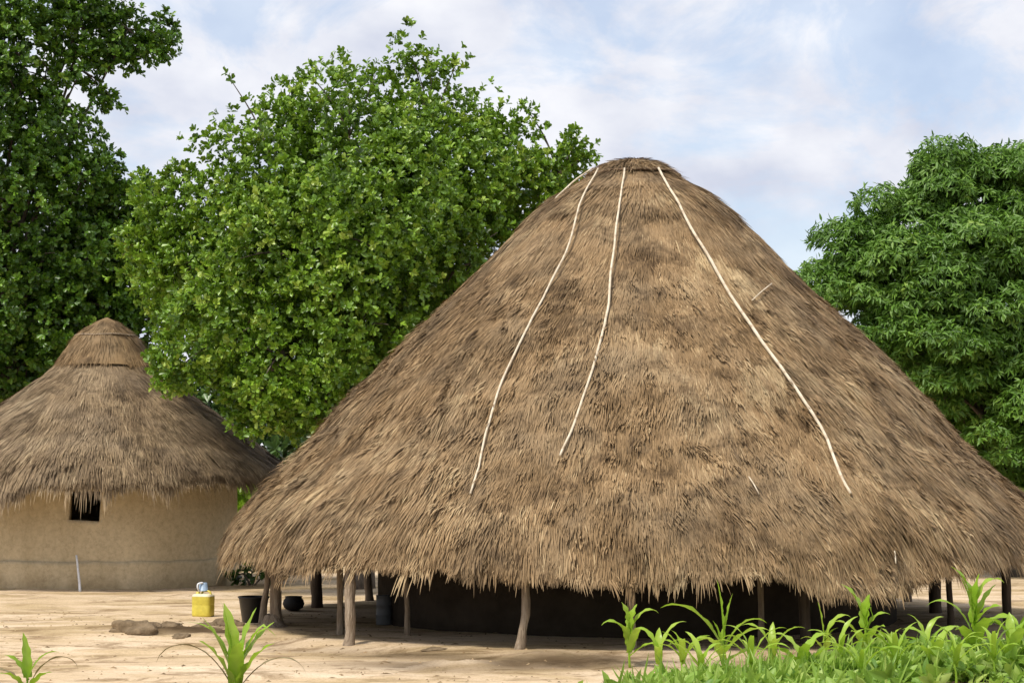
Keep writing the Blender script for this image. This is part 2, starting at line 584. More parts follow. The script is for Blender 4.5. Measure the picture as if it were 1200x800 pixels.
def roof_point(prof, s, th, amp, seed):
    """lumpy thatch surface; returns points (n,3) local to the hut and outward normals"""
    r, z = prof.at(s)
    tr, tz = prof.tangent(s)
    nx, nz_ = -tz, tr
    c, sn = np.cos(th), np.sin(th)
    base = np.stack([r * c, r * sn, z], 1)
    nrm = np.stack([nx * c, nx * sn, nz_], 1)
    low = np.clip(s / prof.S, 0, 1)
    d = amp * (0.35 + 0.65 * low) * (0.9 * vnoise(base, 0.75, seed) + 0.7 * vnoise(base, 1.9, seed + 1) + 0.55 * vnoise(base, 4.3, seed + 2))
    fade = np.clip(s / 0.8, 0, 1)
    return base + nrm * (d * fade)[:, None], nrm


def roof_shell(name, prof, amp, seed, mat, parent, s0=0.0, s1=None, lift=0.0, nth=220, ns=110, drop=None, cracks=True):
    S1 = prof.S if s1 is None else s1
    th = np.linspace(0, 2 * PI, nth, endpoint=False)
    s = np.linspace(max(s0, 0.02), S1, ns)
    TH, SS = np.meshgrid(th, s)
    TH, SS = TH.ravel(), SS.ravel()
    if drop is not None:
        SS = SS + drop(TH) * np.clip((SS / S1 - 0.85) / 0.15, 0, 1)
    P, N = roof_point(prof, SS, TH, amp, seed)
    P = P + N * lift
    tone = 0.34 + 0.18 * vnoise(P, 2.0, seed + 5)
    return P, tone, grid_faces(nth, ns, True)


def strands(prof, amp, seed, n_clumps, per, s_lo, s_hi, L=(0.30, 0.6), w=(0.004, 0.011), lift=(0.008, 0.045), drop=None, yaw_amp=0.35,
            spread=0.16, tone0=0.5, base_lift=0.0, r_front=None, over=0.17):
    """clumps of grass straws lying down the slope; each straw is a narrow three-step strip"""
    # area-weighted choice of s
    sg = np.linspace(s_lo, s_hi, 400)
    rg, _ = prof.at(sg)
    cdf = np.cumsum(rg + 0.15)
    cdf /= cdf[-1]
    sC = np.interp(rng.random(n_clumps), cdf, sg)
    tC = rng.random(n_clumps) * 2 * PI
    if r_front is not None:          # denser on the sides that are seen
        k = rng.random(n_clumps) < r_front
        tC[k] = rng.uniform(-PI - 0.25, 0.25, k.sum())
    PC, _ = roof_point(prof, sC, tC, amp, seed)
    yawC = yaw_amp * (0.8 * vnoise(PC, 0.9, seed + 11) + 0.8 * vnoise(PC, 3.2, seed + 12)) + rng.normal(0, 0.4 * yaw_amp, n_clumps)
    liftC = rng.uniform(lift[0], lift[1], n_clumps) * (0.6 + 0.9 * np.clip(sC / prof.S, 0, 1))
    toneC = tone0 + 0.14 * vnoise(PC, 0.55, seed + 13) + 0.27 * vnoise(PC, 2.0, seed + 14) + 0.20 * vnoise(PC, 4.6, seed + 15) + rng.normal(0, 0.085, n_clumps)
    LC = rng.uniform(L[0], L[1], n_clumps)
    n = n_clumps * per
    idx = np.repeat(np.arange(n_clumps), per)
    r_, _ = prof.at(sC[idx])
    s = sC[idx] + rng.normal(0, 0.06, n)
    th = tC[idx] + rng.normal(0, spread * 0.5, n) / np.maximum(r_, 0.4)
    s = np.clip(s, 0.05, None)
    if drop is not None:
        s = s + drop(th) * np.clip((s / prof.S - 0.85) / 0.15, 0, 1)
    P, N = roof_point(prof, s, th, amp, seed)
    tr, tz = prof.tangent(s)
    c, sn = np.cos(th), np.sin(th)
    T = np.stack([tr * c, tr * sn, tz], 1)
    E = np.stack([-sn, c, np.zeros_like(c)], 1)
    yaw = yawC[idx] + rng.normal(0, 0.09, n)
    D = T * np.cos(yaw)[:, None] + E * np.sin(yaw)[:, None]
    Sd = -T * np.sin(yaw)[:, None] + E * np.cos(yaw)[:, None]
    Ln = LC[idx] * rng.uniform(0.65, 1.25, n)
    end = prof.S + (drop(th) if drop is not None else 0) + over * (rng.beta(1.2, 2.2, n) * 0.6 + rng.beta(1.5, 2.5, n_clumps)[idx] * 0.8)
    Ln = np.clip(np.minimum(Ln, end - s), 0.08, None)
    Wn = rng.uniform(w[0], w[1], n)
    Lf = liftC[idx] * rng.uniform(0.5, 1.4, n)
    roll = rng.normal(0, 0.16, n)
    Sd = Sd * np.cos(roll)[:, None] + N * np.sin(roll)[:, None]
    # gravity pulls the free ends down beyond the eave
    hang = np.clip((s + Ln - prof.S) / 0.5, 0, 1)
    V = []
    for u, wf, nf in ((0.0, 0.7, -0.35), (0.45, 1.0, 0.55), (0.8, 0.75, 0.95), (1.0, 0.15, 1.0)):
        q = P + D * (Ln * u)[:, None] + N * (Lf * nf + base_lift)[:, None]
        q[:, 2] -= hang * 0.16 * u * u * Ln / 0.45
        V.append(q - Sd * (Wn * wf)[:, None])
        V.append(q + Sd * (Wn * wf)[:, None])
    V = np.stack(V, 1).reshape(-1, 3)
    b = np.arange(n)[:, None] * 8
    F = np.concatenate([b + np.array([[0, 1, 3, 2]]), b + np.array([[2, 3, 5, 4]]), b + np.array([[4, 5, 7, 6]])])
    tone = np.clip(toneC[idx] + rng.normal(0, 0.06, n) + (rng.random(n) < 0.012) * 0.4, 0, 1)
    return V, F, np.repeat(tone, 8)


def join_np(parts):
    V, F, T, o = [], [], [], 0
    for v, f, t in parts:
        V.append(v)
        F.append(f + o)
        T.append(t)
        o += len(v)
    return np.concatenate(V), F, np.concatenate(T)


# ---- the big hut
prof1 = Profile([(0, 7.84), (0.35, 7.81), (0.62, 7.72), (0.78, 7.60), (1.28, 7.33), (1.73, 6.97), (2.07, 6.60), (2.55, 6.10), (3.0, 5.63), (4.0, 4.66),
                 (4.42, 4.22), (4.98, 3.66), (5.5, 3.03), (5.95, 2.56), (6.55, 1.97), (6.84, 1.60), (7.02, 1.14)])
hut1 = empty("thatched_hut", (HC[0], HC[1], 0))
tag(hut1, "large round hut under a huge steep brown thatch roof laid with pale poles", "hut", "thatched huts")


def drop1(th):
    """the thatch hangs lower at the front right"""
    a = (th + math.radians(69) + PI) % (2 * PI) - PI
    b_ = (th + math.radians(100) + PI) % (2 * PI) - PI
    p = np.stack([np.cos(th) * 7, np.sin(th) * 7, np.zeros_like(th)], 1)
    return 0.30 * np.exp(-(a / 0.16) ** 2) + 0.10 * np.exp(-(b_ / 0.25) ** 2) + 0.09 * vnoise(p, 0.9, 31) + 0.06 * vnoise(p, 2.6, 33)


AMP1 = 0.055
P_, T_, F_ = roof_shell("thatch", prof1, AMP1, 40, M_thatch, hut1, drop=drop1, nth=260, ns=120, lift=-0.02)
parts = [(P_, F_, T_)]
parts.append(strands(prof1, AMP1, 40, 11000, 20, 0.35, prof1.S - 0.12, L=(0.25, 0.55), spread=0.15, drop=drop1, r_front=0.5, tone0=0.52, yaw_amp=0.17, lift=(0.004, 0.026)))
parts.append(strands(prof1, AMP1, 40, 1900, 14, prof1.S * 0.40, prof1.S - 0.1, L=(0.14, 0.30), w=(0.006, 0.014), lift=(0.015, 0.065), spread=0.09, drop=drop1, r_front=0.6, yaw_amp=0.20, tone0=0.52))
parts.append(strands(prof1, AMP1, 40, 560, 26, prof1.S - 0.35, prof1.S + 0.02, L=(0.22, 0.42), lift=(0.0, 0.06), drop=drop1, r_front=0.6, base_lift=-0.05, tone0=0.50))
parts.append(strands(prof1, AMP1, 40, 170, 14, prof1.S - 0.15, prof1.S + 0.0, over=0.36, L=(0.3, 0.5), lift=(0.0, 0.05), drop=drop1, r_front=0.6, base_lift=-0.03, spread=0.09, tone0=0.6))
V_, F_, T_ = join_np(parts)
o = link("thatch", np_mesh("thatch", V_, F_, T_), M_thatch, hut1)
o["kind"] = "stuff"

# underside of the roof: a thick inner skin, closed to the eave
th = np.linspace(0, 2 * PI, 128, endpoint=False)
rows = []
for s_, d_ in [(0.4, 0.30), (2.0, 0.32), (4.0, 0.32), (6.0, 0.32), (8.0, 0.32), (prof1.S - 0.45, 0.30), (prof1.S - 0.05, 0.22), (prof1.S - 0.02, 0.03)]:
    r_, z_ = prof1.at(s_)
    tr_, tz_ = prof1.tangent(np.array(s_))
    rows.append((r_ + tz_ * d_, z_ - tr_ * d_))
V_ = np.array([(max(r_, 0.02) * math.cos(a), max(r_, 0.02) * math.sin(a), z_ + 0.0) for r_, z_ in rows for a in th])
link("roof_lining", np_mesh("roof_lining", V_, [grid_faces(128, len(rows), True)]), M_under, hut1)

# the little cap that closes the crown, with the binding under it
prof_cap = Profile([(0, 7.93), (0.3, 7.91), (0.55, 7.83), (0.80, 7.66)])
cap_parts = []
P_, T_, F_ = roof_shell("cap", prof_cap, 0.03, 55, M_thatch, hut1, nth=64, ns=14)
cap_parts.append((P_, F_, T_ + 0.1))
cap_parts.append(strands(prof_cap, 0.03, 55, 180, 10, 0.06, prof_cap.S - 0.12, L=(0.16, 0.26), lift=(0.005, 0.02), tone0=0.55, yaw_amp=0.3))
V_, F_, T_ = join_np(cap_parts)
o = link("roof_cap", np_mesh("roof_cap", V_, F_, T_), M_thatch, hut1)
o["kind"] = "stuff"


def ring_mesh(name, r, z, rad, seed, wob=0.02, n=72):
    pts = []
    for k in range(n + 1):
        a = 2 * PI * k / n
        q = np.array([[math.cos(a) * 3, math.sin(a) * 3, seed]])
        pts.append((math.cos(a) * r, math.sin(a) * r, z + wob * float(vnoise(q, 1.0, seed)[0])))
    return tube_mesh(name, pts, [rad] * (n + 1), 6, cap=False)


link("binding_ring", ring_mesh("binding_ring", 0.82, 7.64, 0.022, 3), M_rope, hut1)


def on_roof(prof, centre, px, py, off):
    """where the line of sight through a pixel meets the roof; the pole is then laid on the thatch there"""
    kx, kz = ray(px, py)
    lo, best = None, None
    prev = None
    for d in np.arange(centre[1] - 8, centre[1] + 1.0, 0.02):
        x, y, z = kx * d, d, CAM_H + kz * d
        r = math.hypot(x - centre[0], y - centre[1])
        f = z - prof.z_of_r(r) - off if r < prof.r[-1] + 0.2 else 1
        if prev is not None and f <= 0 < prev:
            lx, ly = x - centre[0], y - centre[1]
            s_ = np.array([np.interp(math.hypot(lx, ly), prof.rs, prof.t)])
            P, N = roof_point(prof, s_, np.array([math.atan2(ly, lx)]), AMP1, 40)
            return Vector((P + N * off)[0])
        prev = f
    x, y, z = kx * centre[1], centre[1], CAM_H + kz * centre[1]
    return Vector((x - centre[0], 0, z))


def roof_pole(pxs, rad, n=28, off=0.058, seed=0):
    P = [on_roof(prof1, HC, a, b, off + (0.06 if b < 330 else 0.0)) for a, b in pxs]
    P = spline(P, n)
    q = np.array([tuple(p) for p in P])
    jig = np.stack([vnoise(q, 1.6, seed + k) for k in range(3)], 1) * 0.018
    P = [Vector(a) for a in q + jig]
    return tube_mesh("roof_pole", P, [rad * (1 - 0.45 * abs(k / (n - 1) - 0.55)) for k in range(n)], 8, rough=0.006, seed=seed)


for k, (pxs, rad) in enumerate([
    ([(704, 197), (683, 235), (670, 285), (641, 345), (606, 410), (578, 480), (562, 540), (552, 578)], 0.019),
    ([(733, 197), (725, 250), (717, 320), (709, 375), (694, 430), (670, 500), (657, 534)], 0.021),
    ([(770, 196), (790, 232), (806, 265), (830, 305), (845, 330), (881, 385), (921, 440), (961, 505), (985, 560), (994, 578)], 0.026),
    ([(699, 196), (676, 211), (655, 231)], 0.016)]):
    link("roof_pole", roof_pole(pxs, rad, 40 if len(pxs) > 3 else 10, seed=60 + k), M_pole, hut1)

for pxs, lab in [
    ([(901, 331), (890, 340), (879, 350)], "short loose stick lying slantwise high on the right of the big thatch roof"),
    ([(876, 557), (881, 567), (888, 577)], "short pale stick stuck in the lower thatch left of the longest pole's foot"),
    ([(1045, 640), (1050, 650), (1055, 660)], "short pale stick caught in the thatch just above the right eave")]:
    P = [on_roof(prof1, HC, a, b, 0.09) for a, b in pxs]
    P = [p + Vector((HC[0], HC[1], 0)) for p in P]
    P[1] = P[0].lerp(P[2], 0.5) + Vector((0.0, -0.01, 0.012))
    c = P[1].copy()
    o = link("loose_stick", tube_mesh("loose_stick", [p - c for p in spline(P, 6)], [0.010] * 6, 6), M_pole)
    o.location = c
    tag(o, lab, "stick", "loose sticks on the thatch")

# posts that carry the eave
def post(px, depth, rad, bend=0.03, lean=(0, 0), mat=None, seed=0, flare=1.25, top=None, fork=False):
    kx, _ = ray(px, 600)
    x, y = kx * depth, depth
    z0 = gz(x, y) - 0.08
    lx, ly = x - HC[0], y - HC[1]
    r = math.hypot(lx, ly)
    z1 = top if top is not None else prof1.z_of_r(min(r, 6.95)) - 0.30
    n = 14
    pts, rad_ = [], []
    rs = random.Random(seed)
    ph = rs.uniform(0, 6)
    for k in range(n):
        u = k / (n - 1)
        pts.append((lx + lean[0] * u + bend * math.sin(u * 4.2 + ph), ly + lean[1] * u + bend * math.cos(u * 3.1 + ph), z0 + (z1 - z0) * u))
        rad_.append(rad * (1 + (flare - 1) * max(0, 1 - u * 4) ** 2 + 0.06 * math.sin(u * 17 + ph)))
    o = link("post", tube_mesh("post", pts, rad_, 12, rough=rad * 0.22, seed=seed), mat or M_post, hut1)
    return o


post(408, 27.15, 0.078, 0.02, (0.05, 0.1), seed=1)
post(610, 26.0, 0.060, 0.05, (0.05, 0.1), seed=2, flare=1.5)
post(477, 28.6, 0.040, 0.02, (-0.06, 0), seed=3)
post(398, 28.9, 0.048, 0.02, (0.03, 0), seed=4)
post(327, 30.4, 0.088, 0.03, (-0.08, 0.1), seed=5, flare=1.4)
post(310, 30.9, 0.05, 0.03, (0.12, 0.0), seed=6, flare=1.5)
post(739, 26.1, 0.048, 0.03, (0.02, 0.1), seed=7)
post(889, 27.2, 0.045, 0.02, (0.03, 0), seed=8)
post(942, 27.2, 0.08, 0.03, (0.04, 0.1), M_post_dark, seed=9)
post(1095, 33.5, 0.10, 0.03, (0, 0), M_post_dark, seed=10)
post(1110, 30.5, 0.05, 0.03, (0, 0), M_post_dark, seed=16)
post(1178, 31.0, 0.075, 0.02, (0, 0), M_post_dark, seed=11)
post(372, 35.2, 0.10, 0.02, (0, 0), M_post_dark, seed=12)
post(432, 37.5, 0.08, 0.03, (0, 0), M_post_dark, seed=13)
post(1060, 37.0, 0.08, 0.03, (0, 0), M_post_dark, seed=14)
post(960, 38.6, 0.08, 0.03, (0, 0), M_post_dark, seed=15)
post(560, 38.8, 0.08, 0.03, (0, 0), M_post_dark, seed=17)

# mud wall deep under the roof
def ring_wall(name, r_out, r_in, z0, z1, mat, parent, seed, n=120, nz=14, amp=0.03, opening=None):
    """a round wall of real thickness; opening = (theta centre, half angle, z0, z1) is left out and lined"""
    th = np.linspace(0, 2 * PI, n, endpoint=False)
    zs = np.linspace(z0, z1, nz)
    if opening:
        zs = np.sort(np.concatenate([zs, [opening[2], opening[3]]]))
        th = np.sort(np.concatenate([th, [(opening[0] - opening[1]) % (2 * PI), (opening[0] + opening[1]) % (2 * PI)]]))
    n, nz = len(th), len(zs)
    TH, Z = np.meshgrid(th, zs)
    TH, Z = TH.ravel(), Z.ravel()
    q = np.stack([r_out * np.cos(TH), r_out * np.sin(TH), Z], 1)
    TH0, Z0 = TH, Z
    inside = np.clip((Z - zs[0]) / 0.2, 0, 1)
    TH = TH + 0.012 * vnoise(q, 2.7, seed + 8) * inside
    Z = Z + 0.035 * vnoise(q, 2.1, seed + 9)
    def lay(r, sd):
        p = np.stack([r * np.cos(TH), r * np.sin(TH), Z], 1)
        d = amp * (vnoise(p, 0.8, sd) + 0.5 * vnoise(p, 2.5, sd + 1))
        return np.stack([(r + d) * np.cos(TH), (r + d) * np.sin(TH), Z], 1)
    A, B = lay(r_out, seed), lay(r_in, seed)
    m = len(A)
    F = grid_faces(n, nz, True)
    hole = np.zeros(len(F), bool)
    if opening:
        mid_z = (Z0[F[:, 0]] + Z0[F[:, 2]]) / 2
        mid_t = TH0[F[:, 0]] + ((TH0[F[:, 1]] - TH0[F[:, 0]]) % (2 * PI)) / 2
        da = np.abs((mid_t - opening[0] + PI) % (2 * PI) - PI)
        hole = (da < opening[1]) & (mid_z > opening[2]) & (mid_z < opening[3])
    out = [F[~hole], F[~hole][:, ::-1] + m]
    # close rim edges (top, bottom, opening)
    from collections import Counter
    cnt = Counter()
    ed = {}
    for f in F[~hole]:
        for a, b in zip(f, np.roll(f, -1)):
            cnt[(min(a, b), max(a, b))] += 1
            ed[(min(a, b), max(a, b))] = (a, b)
    rim = np.array([(ed[e][1], ed[e][0], ed[e][0] + m, ed[e][1] + m) for e, c_ in cnt.items() if c_ == 1])
    out.append(rim)
    return link(name, np_mesh(name, np.concatenate([A, B]), out), mat, parent)


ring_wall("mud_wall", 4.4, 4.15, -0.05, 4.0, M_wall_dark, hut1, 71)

# ---- the small hut on the left
prof2 = Profile([(0, 6.16), (0.25, 6.06), (0.65, 5.80), (0.95, 5.30), (1.25, 4.97), (1.8, 4.55), (2.5, 4.02), (3.2, 3.50), (3.9, 2.95), (4.25, 2.62), (4.40, 2.36)])
hut2 = empty("thatched_hut", (HC2[0], HC2[1], 0))
tag(hut2, "smaller round ochre mud hut with a shaggy pointed thatch roof at the left edge", "hut", "thatched huts")


def drop2(th):
    p = np.stack([np.cos(th) * 5, np.sin(th) * 5, np.zeros_like(th)], 1)
    a = (th + math.radians(115) + PI) % (2 * PI) - PI
    return 0.26 * np.exp(-(a / 0.45) ** 2) + 0.10 * vnoise(p, 0.9, 131) + 0.10 * vnoise(p, 2.4, 133)


parts = []
P_, T_, F_ = roof_shell("thatch", prof2, 0.06, 90, M_thatch_pale, hut2, drop=drop2, nth=160, ns=70, lift=-0.02)
parts.append((P_, F_, T_))
parts.append(strands(prof2, 0.06, 90, 2400, 24, 0.9, prof2.S - 0.1, L=(0.4, 0.8), w=(0.004, 0.012), drop=drop2, r_front=0.5, yaw_amp=0.18, lift=(0.01, 0.05), tone0=0.5))
parts.append(strands(prof2, 0.06, 90, 340, 30, prof2.S - 0.40, prof2.S + 0.0, over=0.3, L=(0.3, 0.5), lift=(0, 0.05), drop=drop2, r_front=0.6, base_lift=-0.03, yaw_amp=0.12, spread=0.22, tone0=0.56))
parts.append(strands(prof2, 0.06, 90, 110, 18, prof2.S - 0.3, prof2.S, over=0.5, L=(0.4, 0.65), lift=(0, 0.04), drop=drop2, r_front=0.6, base_lift=-0.02, yaw_amp=0.1, spread=0.12, tone0=0.6))
V_, F_, T_ = join_np(parts)
o = link("thatch", np_mesh("thatch", V_, F_, T_), M_thatch_pale, hut2)
o["kind"] = "stuff"
rows = []
for s_, d_ in [(0.4, 0.25), (2.0, 0.28), (4.0, 0.28), (prof2.S - 0.4, 0.26), (prof2.S - 0.05, 0.18), (prof2.S - 0.02, 0.03)]:
    r_, z_ = prof2.at(s_)
    tr_, tz_ = prof2.tangent(np.array(s_))
    rows.append((r_ + tz_ * d_, z_ - tr_ * d_))
th = np.linspace(0, 2 * PI, 96, endpoint=False)
V_ = np.array([(max(r_, 0.02) * math.cos(a), max(r_, 0.02) * math.sin(a), z_) for r_, z_ in rows for a in th])
link("roof_lining", np_mesh("roof_lining", V_, [grid_faces(96, len(rows), True)]), M_under, hut2)
prof2c = Profile([(0, 6.24), (0.22, 6.14), (0.45, 6.0), (0.74, 5.76), (1.02, 5.34), (1.20, 5.06)])
cp = []
P_, T_, F_ = roof_shell("cap", prof2c, 0.02, 95, M_thatch, hut2, nth=64, ns=20)
cp.append((P_, F_, T_))
cp.append(strands(prof2c, 0.02, 95, 200, 12, 0.1, prof2c.S - 0.05, L=(0.22, 0.4), lift=(0.005, 0.025), yaw_amp=0.15, tone0=0.42))
V_, F_, T_ = join_np(cp)
o = link("roof_cap", np_mesh("roof_cap", V_, F_, T_), M_thatch, hut2)
o["kind"] = "stuff"
link("binding_ring", ring_mesh("binding_ring", 0.73, 5.78, 0.022, 5, 0.03), M_post, hut2)

wx = at(100, 590, 41.3).x - HC2[0]
th_w = math.atan2(-3.0, wx)
ring_wall("mud_wall", 3.12, 2.86, -0.05, 2.75, M_mud, hut2, 81, n=140, nz=20, opening=(th_w, 0.105, 1.50, 2.15))
ring_wall("plinth", 3.17, 3.05, -0.05, 0.60, M_mud, hut2, 83, n=140, nz=8, amp=0.02)

# ------------------------------------------------------------------ trees
def leaf_cards(pos, dirn, up, length, width, tone, fold=0.25, curl=0.12, kind="obovate"):
    """n leaves of 8 vertices each: a folded, curled blade with its own outline"""
    n = len(pos)
    D = dirn / np.linalg.norm(dirn, axis=1, keepdims=True)
    S = np.cross(D, up)
    ln = np.linalg.norm(S, axis=1, keepdims=True)
    S = np.where(ln > 1e-4, S / np.maximum(ln, 1e-4), np.array([[1.0, 0, 0]]))
    N = np.cross(S, D)
    if kind == "obovate": w1, w2, u1, u2 = 0.36, 0.5, 0.40, 0.78
    else: w1, w2, u1, u2 = 0.5, 0.36, 0.38, 0.74
    l, w = length[:, None], width[:, None]
    cu = curl if np.isscalar(curl) else curl[:, None]
    def pt(u, sx, wf):
        return pos + D * l * u + S * w * sx * wf + N * (w * abs(sx) * fold * wf * 2 - l * cu * u * u)
    V = np.stack([pt(0, 0, 0), pt(u1, -1, w1), pt(u1, 0, 0), pt(u1, 1, w1), pt(u2, -1, w2), pt(u2, 0, 0), pt(u2, 1, w2), pt(1.0, 0, 0)], 1).reshape(-1, 3)
    b = np.arange(n)[:, None] * 8
    tri = np.concatenate([b + np.array([[0, 2, 1]]), b + np.array([[0, 3, 2]]), b + np.array([[4, 5, 7]]), b + np.array([[5, 6, 7]])])
    quad = np.concatenate([b + np.array([[1, 2, 5, 4]]), b + np.array([[2, 3, 6, 5]])])
    return V, tri, quad, np.repeat(tone, 8)


def unit(v):
    return v / np.maximum(np.linalg.norm(v, axis=1, keepdims=True), 1e-9)


def lobe_shoots(lobes, density, inner=0.25, jitter=0.18, up_bias=0.25, lump=0.25, seed=0, gap_lo=-0.45):
    """shoot tips over a set of lobes (centre, radius m): mostly near the outside of the union, uneven and gappy"""
    C = np.array([l[:3] for l in lobes])
    R = np.array([l[3] for l in lobes])
    P, N = [], []
    for c, r in zip(C, R):
        m = int(density * 4 * PI * r * r)
        d = unit(rng.normal(size=(m, 3)))
        rad = r * (1 - np.abs(rng.normal(0, jitter, m)))
        rad = rad * np.where(rng.random(m) < 0.09, 1 + rng.uniform(0.05, 0.28, m), 1.0)
        k = rng.random(m) < inner
        rad[k] = r * rng.uniform(0.25, 0.95, k.sum())
        rad = rad * (1 + lump * vnoise(c + d * r, 1.3 / max(r, 0.6) + 0.5, seed))
        P.append(c + d * rad[:, None])
        N.append(d)
    P, N = np.concatenate(P), np.concatenate(N)
    # thin out tips buried deep inside other lobes
    dist = np.min((np.linalg.norm(P[:, None, :] - C[None], axis=2) / R[None]), axis=1)
    keep = rng.random(len(P)) < np.clip((dist - 0.15) / 0.4, 0.2, 1.0)
    gap = vnoise(P, 0.95, seed + 7) + 0.7 * vnoise(P, 2.1, seed + 8)
    keep &= (gap > gap_lo) | (dist < 0.70)
    P, N = P[keep], N[keep]
    ctr = np.average(C, axis=0, weights=R ** 2)
    out = unit(0.7 * N + 0.5 * unit(P - ctr) + np.array([0, 0, up_bias]))
    return P, out


def crown_rosettes(P, out, per=(7, 11), L=(0.11, 0.19), aspect=0.58, droop=0.0, kind="obovate", spread=(0.5, 1.25), tone0=0.45, tone_var=0.13, fresh=0.05, seed=0, stem=0.12, curl=0.12):
    n = len(P)
    k = rng.integers(per[0], per[1] + 1, n)
    idx = np.repeat(np.arange(n), k)
    m = len(idx)
    A = unit(out + rng.normal(0, 0.35, (n, 3)))
    ref = np.where(np.abs(A[:, 2:3]) < 0.9, np.array([[0, 0, 1.0]]), np.array([[1.0, 0, 0]]))
    U = unit(np.cross(A, ref))
    Vv = np.cross(A, U)
    phi = rng.uniform(0, 2 * PI, m)
    pol = rng.uniform(spread[0], spread[1], m)
    Ax, Ux, Vx = A[idx], U[idx], Vv[idx]
    D = Ax * np.cos(pol)[:, None] + (Ux * np.cos(phi)[:, None] + Vx * np.sin(phi)[:, None]) * np.sin(pol)[:, None]
    D[:, 2] -= droop * rng.uniform(0.6, 1.3, m)
    D = unit(D)
    back = rng.uniform(0, stem, m)
    pos = P[idx] - Ax * back[:, None]
    ln = rng.uniform(L[0], L[1], m)
    wd = ln * aspect * rng.uniform(0.8, 1.2, m)
    upv = unit(Ax + rng.normal(0, 0.35, (m, 3)))
    t = tone0 + tone_var * rng.normal(size=n) + 0.14 * vnoise(P, 0.8, seed + 3)
    fr = rng.random(n) < fresh
    t[fr] += 0.35
    tone = np.clip(t[idx] + rng.normal(0, 0.08, m), 0, 1)
    return leaf_cards(pos, D, upv, ln, wd, tone, kind=kind, curl=curl)


def px_lobes(rows, depth0):
    """lobes surveyed as (pixel x, pixel y, pixel radius, depth offset)"""
    out = []
    for px, py, pr, dd in rows:
        d = depth0 + dd
        c = at(px, py, d)
        out.append((c.x, c.y, c.z, pr * d / FPX))
    return out


def tree(name, label, cat_group, base, lobes, mat, shoots_kw, ros_kw, trunk_r, fork_z, seed, extra=None, sprigs=()):
    root = empty(name, base)
    tag(root, label, "tree", cat_group)
    bz = Vector(base)
    rs = random.Random(seed)
    P, out = lobe_shoots(lobes, seed=seed, **shoots_kw)
    if sprigs:
        P2, out2 = lobe_shoots(sprigs, 11.0, inner=0.6, seed=seed, gap_lo=-9)
        P, out = np.concatenate([P, P2]), np.concatenate([out, out2])
        lobes = lobes + list(sprigs)
    V, tri, quad, tone = crown_rosettes(P, out, seed=seed, **ros_kw)
    if extra is not None:
        v2, t2, q2, n2_ = extra
        tri = np.concatenate([tri, t2 + len(V)])
        quad = np.concatenate([quad, q2 + len(V)])
        V = np.concatenate([V, v2])
        tone = np.concatenate([tone, n2_])
    V = V - np.array(base)
    o = link("crown", np_mesh("crown", V, [tri, quad], tone), mat, root)
    o["kind"] = "stuff"
    # trunk and limbs
    fork = Vector((rs.uniform(-0.2, 0.2), rs.uniform(-0.2, 0.2), fork_z))
    tp = spline([(0, 0, -0.1), (0.1, 0.05, fork_z * 0.4), (-0.05, 0.05, fork_z * 0.75), tuple(fork)], 12)
    link("trunk", tube_mesh("trunk", tp, [trunk_r * (1.45 if k == 0 else 1.15 if k == 1 else 1.0) * (1 - 0.25 * k / 11) for k in range(12)], 14, rough=trunk_r * 0.15, seed=seed), M_bark, root)
    big = [Vector(l[:3]) - bz for l in lobes if l[3] >= 0.7]
    for (cx, cy, cz, r) in lobes:
        e = Vector((cx, cy, cz)) - bz
        if r < 0.7:                      # a sprig: a short shoot out of the nearest bough
            s = min(big, key=lambda v: (v - e).length)
            q = spline([s, s.lerp(e, 0.5) + Vector((0.05, 0.03, 0.08)), e], 7)
            link("branch", tube_mesh("branch", q, [0.03 * (1 - 0.75 * k / 6) for k in range(7)], 5), M_bark, root)
            continue
        mid = fork.lerp(e, 0.5) + Vector((rs.uniform(-0.4, 0.4), rs.uniform(-0.4, 0.4), 0.4))
        pts = spline([fork, mid, e], 10)
        r0 = trunk_r * 0.33
        limb = link("limb", tube_mesh("limb", pts, [r0 * (1 - 0.82 * k / 9) for k in range(10)], 8, rough=0.02, seed=seed), M_bark, root)
        for j in range(4):
            s = pts[rs.randint(5, 9)]
            d = Vector((rs.uniform(-1, 1), rs.uniform(-1, 1), rs.uniform(-0.3, 1))).normalized() * r * rs.uniform(0.5, 0.9)
            q = spline([s, s + d * 0.5 + Vector((0, 0, 0.1)), s + d], 6)
            link("branch", tube_mesh("branch", q, [0.035 * (1 - 0.75 * k / 5) for k in range(6)], 5), M_bark, limb)
    return root


mid_lobes = px_lobes([
    (255, 255, 85, 0.5), (215, 320, 72, 0.0), (320, 190, 85, 0.6), (410, 158, 90, 0.5), (500, 152, 70, 0.3), (560, 205, 88, 0.2), (610, 215, 70, 0.6), (655, 205, 48, 0.4),
    (340, 300, 120, -0.8), (450, 270, 130, -1.2), (250, 400, 80, -1.6), (330, 420, 90, -1.6), (420, 390, 110, -1.4), (530, 320, 100, -0.2), (300, 460, 55, -2.2), (380, 470, 60, -1.8),
    (200, 440, 38, -2.4), (480, 430, 80, 0.2), (195, 255, 46, 0.8), (178, 228, 30, 1.2), (165, 300, 40, 1.0), (205, 205, 28, 0.8), (400, 300, 150, 2.0), (350, 350, 140, 2.4), (500, 280, 130, 2.4), (250, 330, 90, 2.4)], 40.5)
sprigs = px_lobes([(478, 52, 27, 0.3), (490, 84, 28, 0.3), (505, 80, 26, 0.3), (535, 74, 22, 0.2), (618, 128, 17, 0.5), (628, 150, 17, 0.5), (675, 165, 20, 0.4), (693, 180, 14, 0.4),
                   (360, 85, 18, 0.4), (400, 78, 20, 0.4), (340, 105, 22, 0.4), (268, 90, 7, 0.3), (440, 88, 24, 0.4)], 40.5)
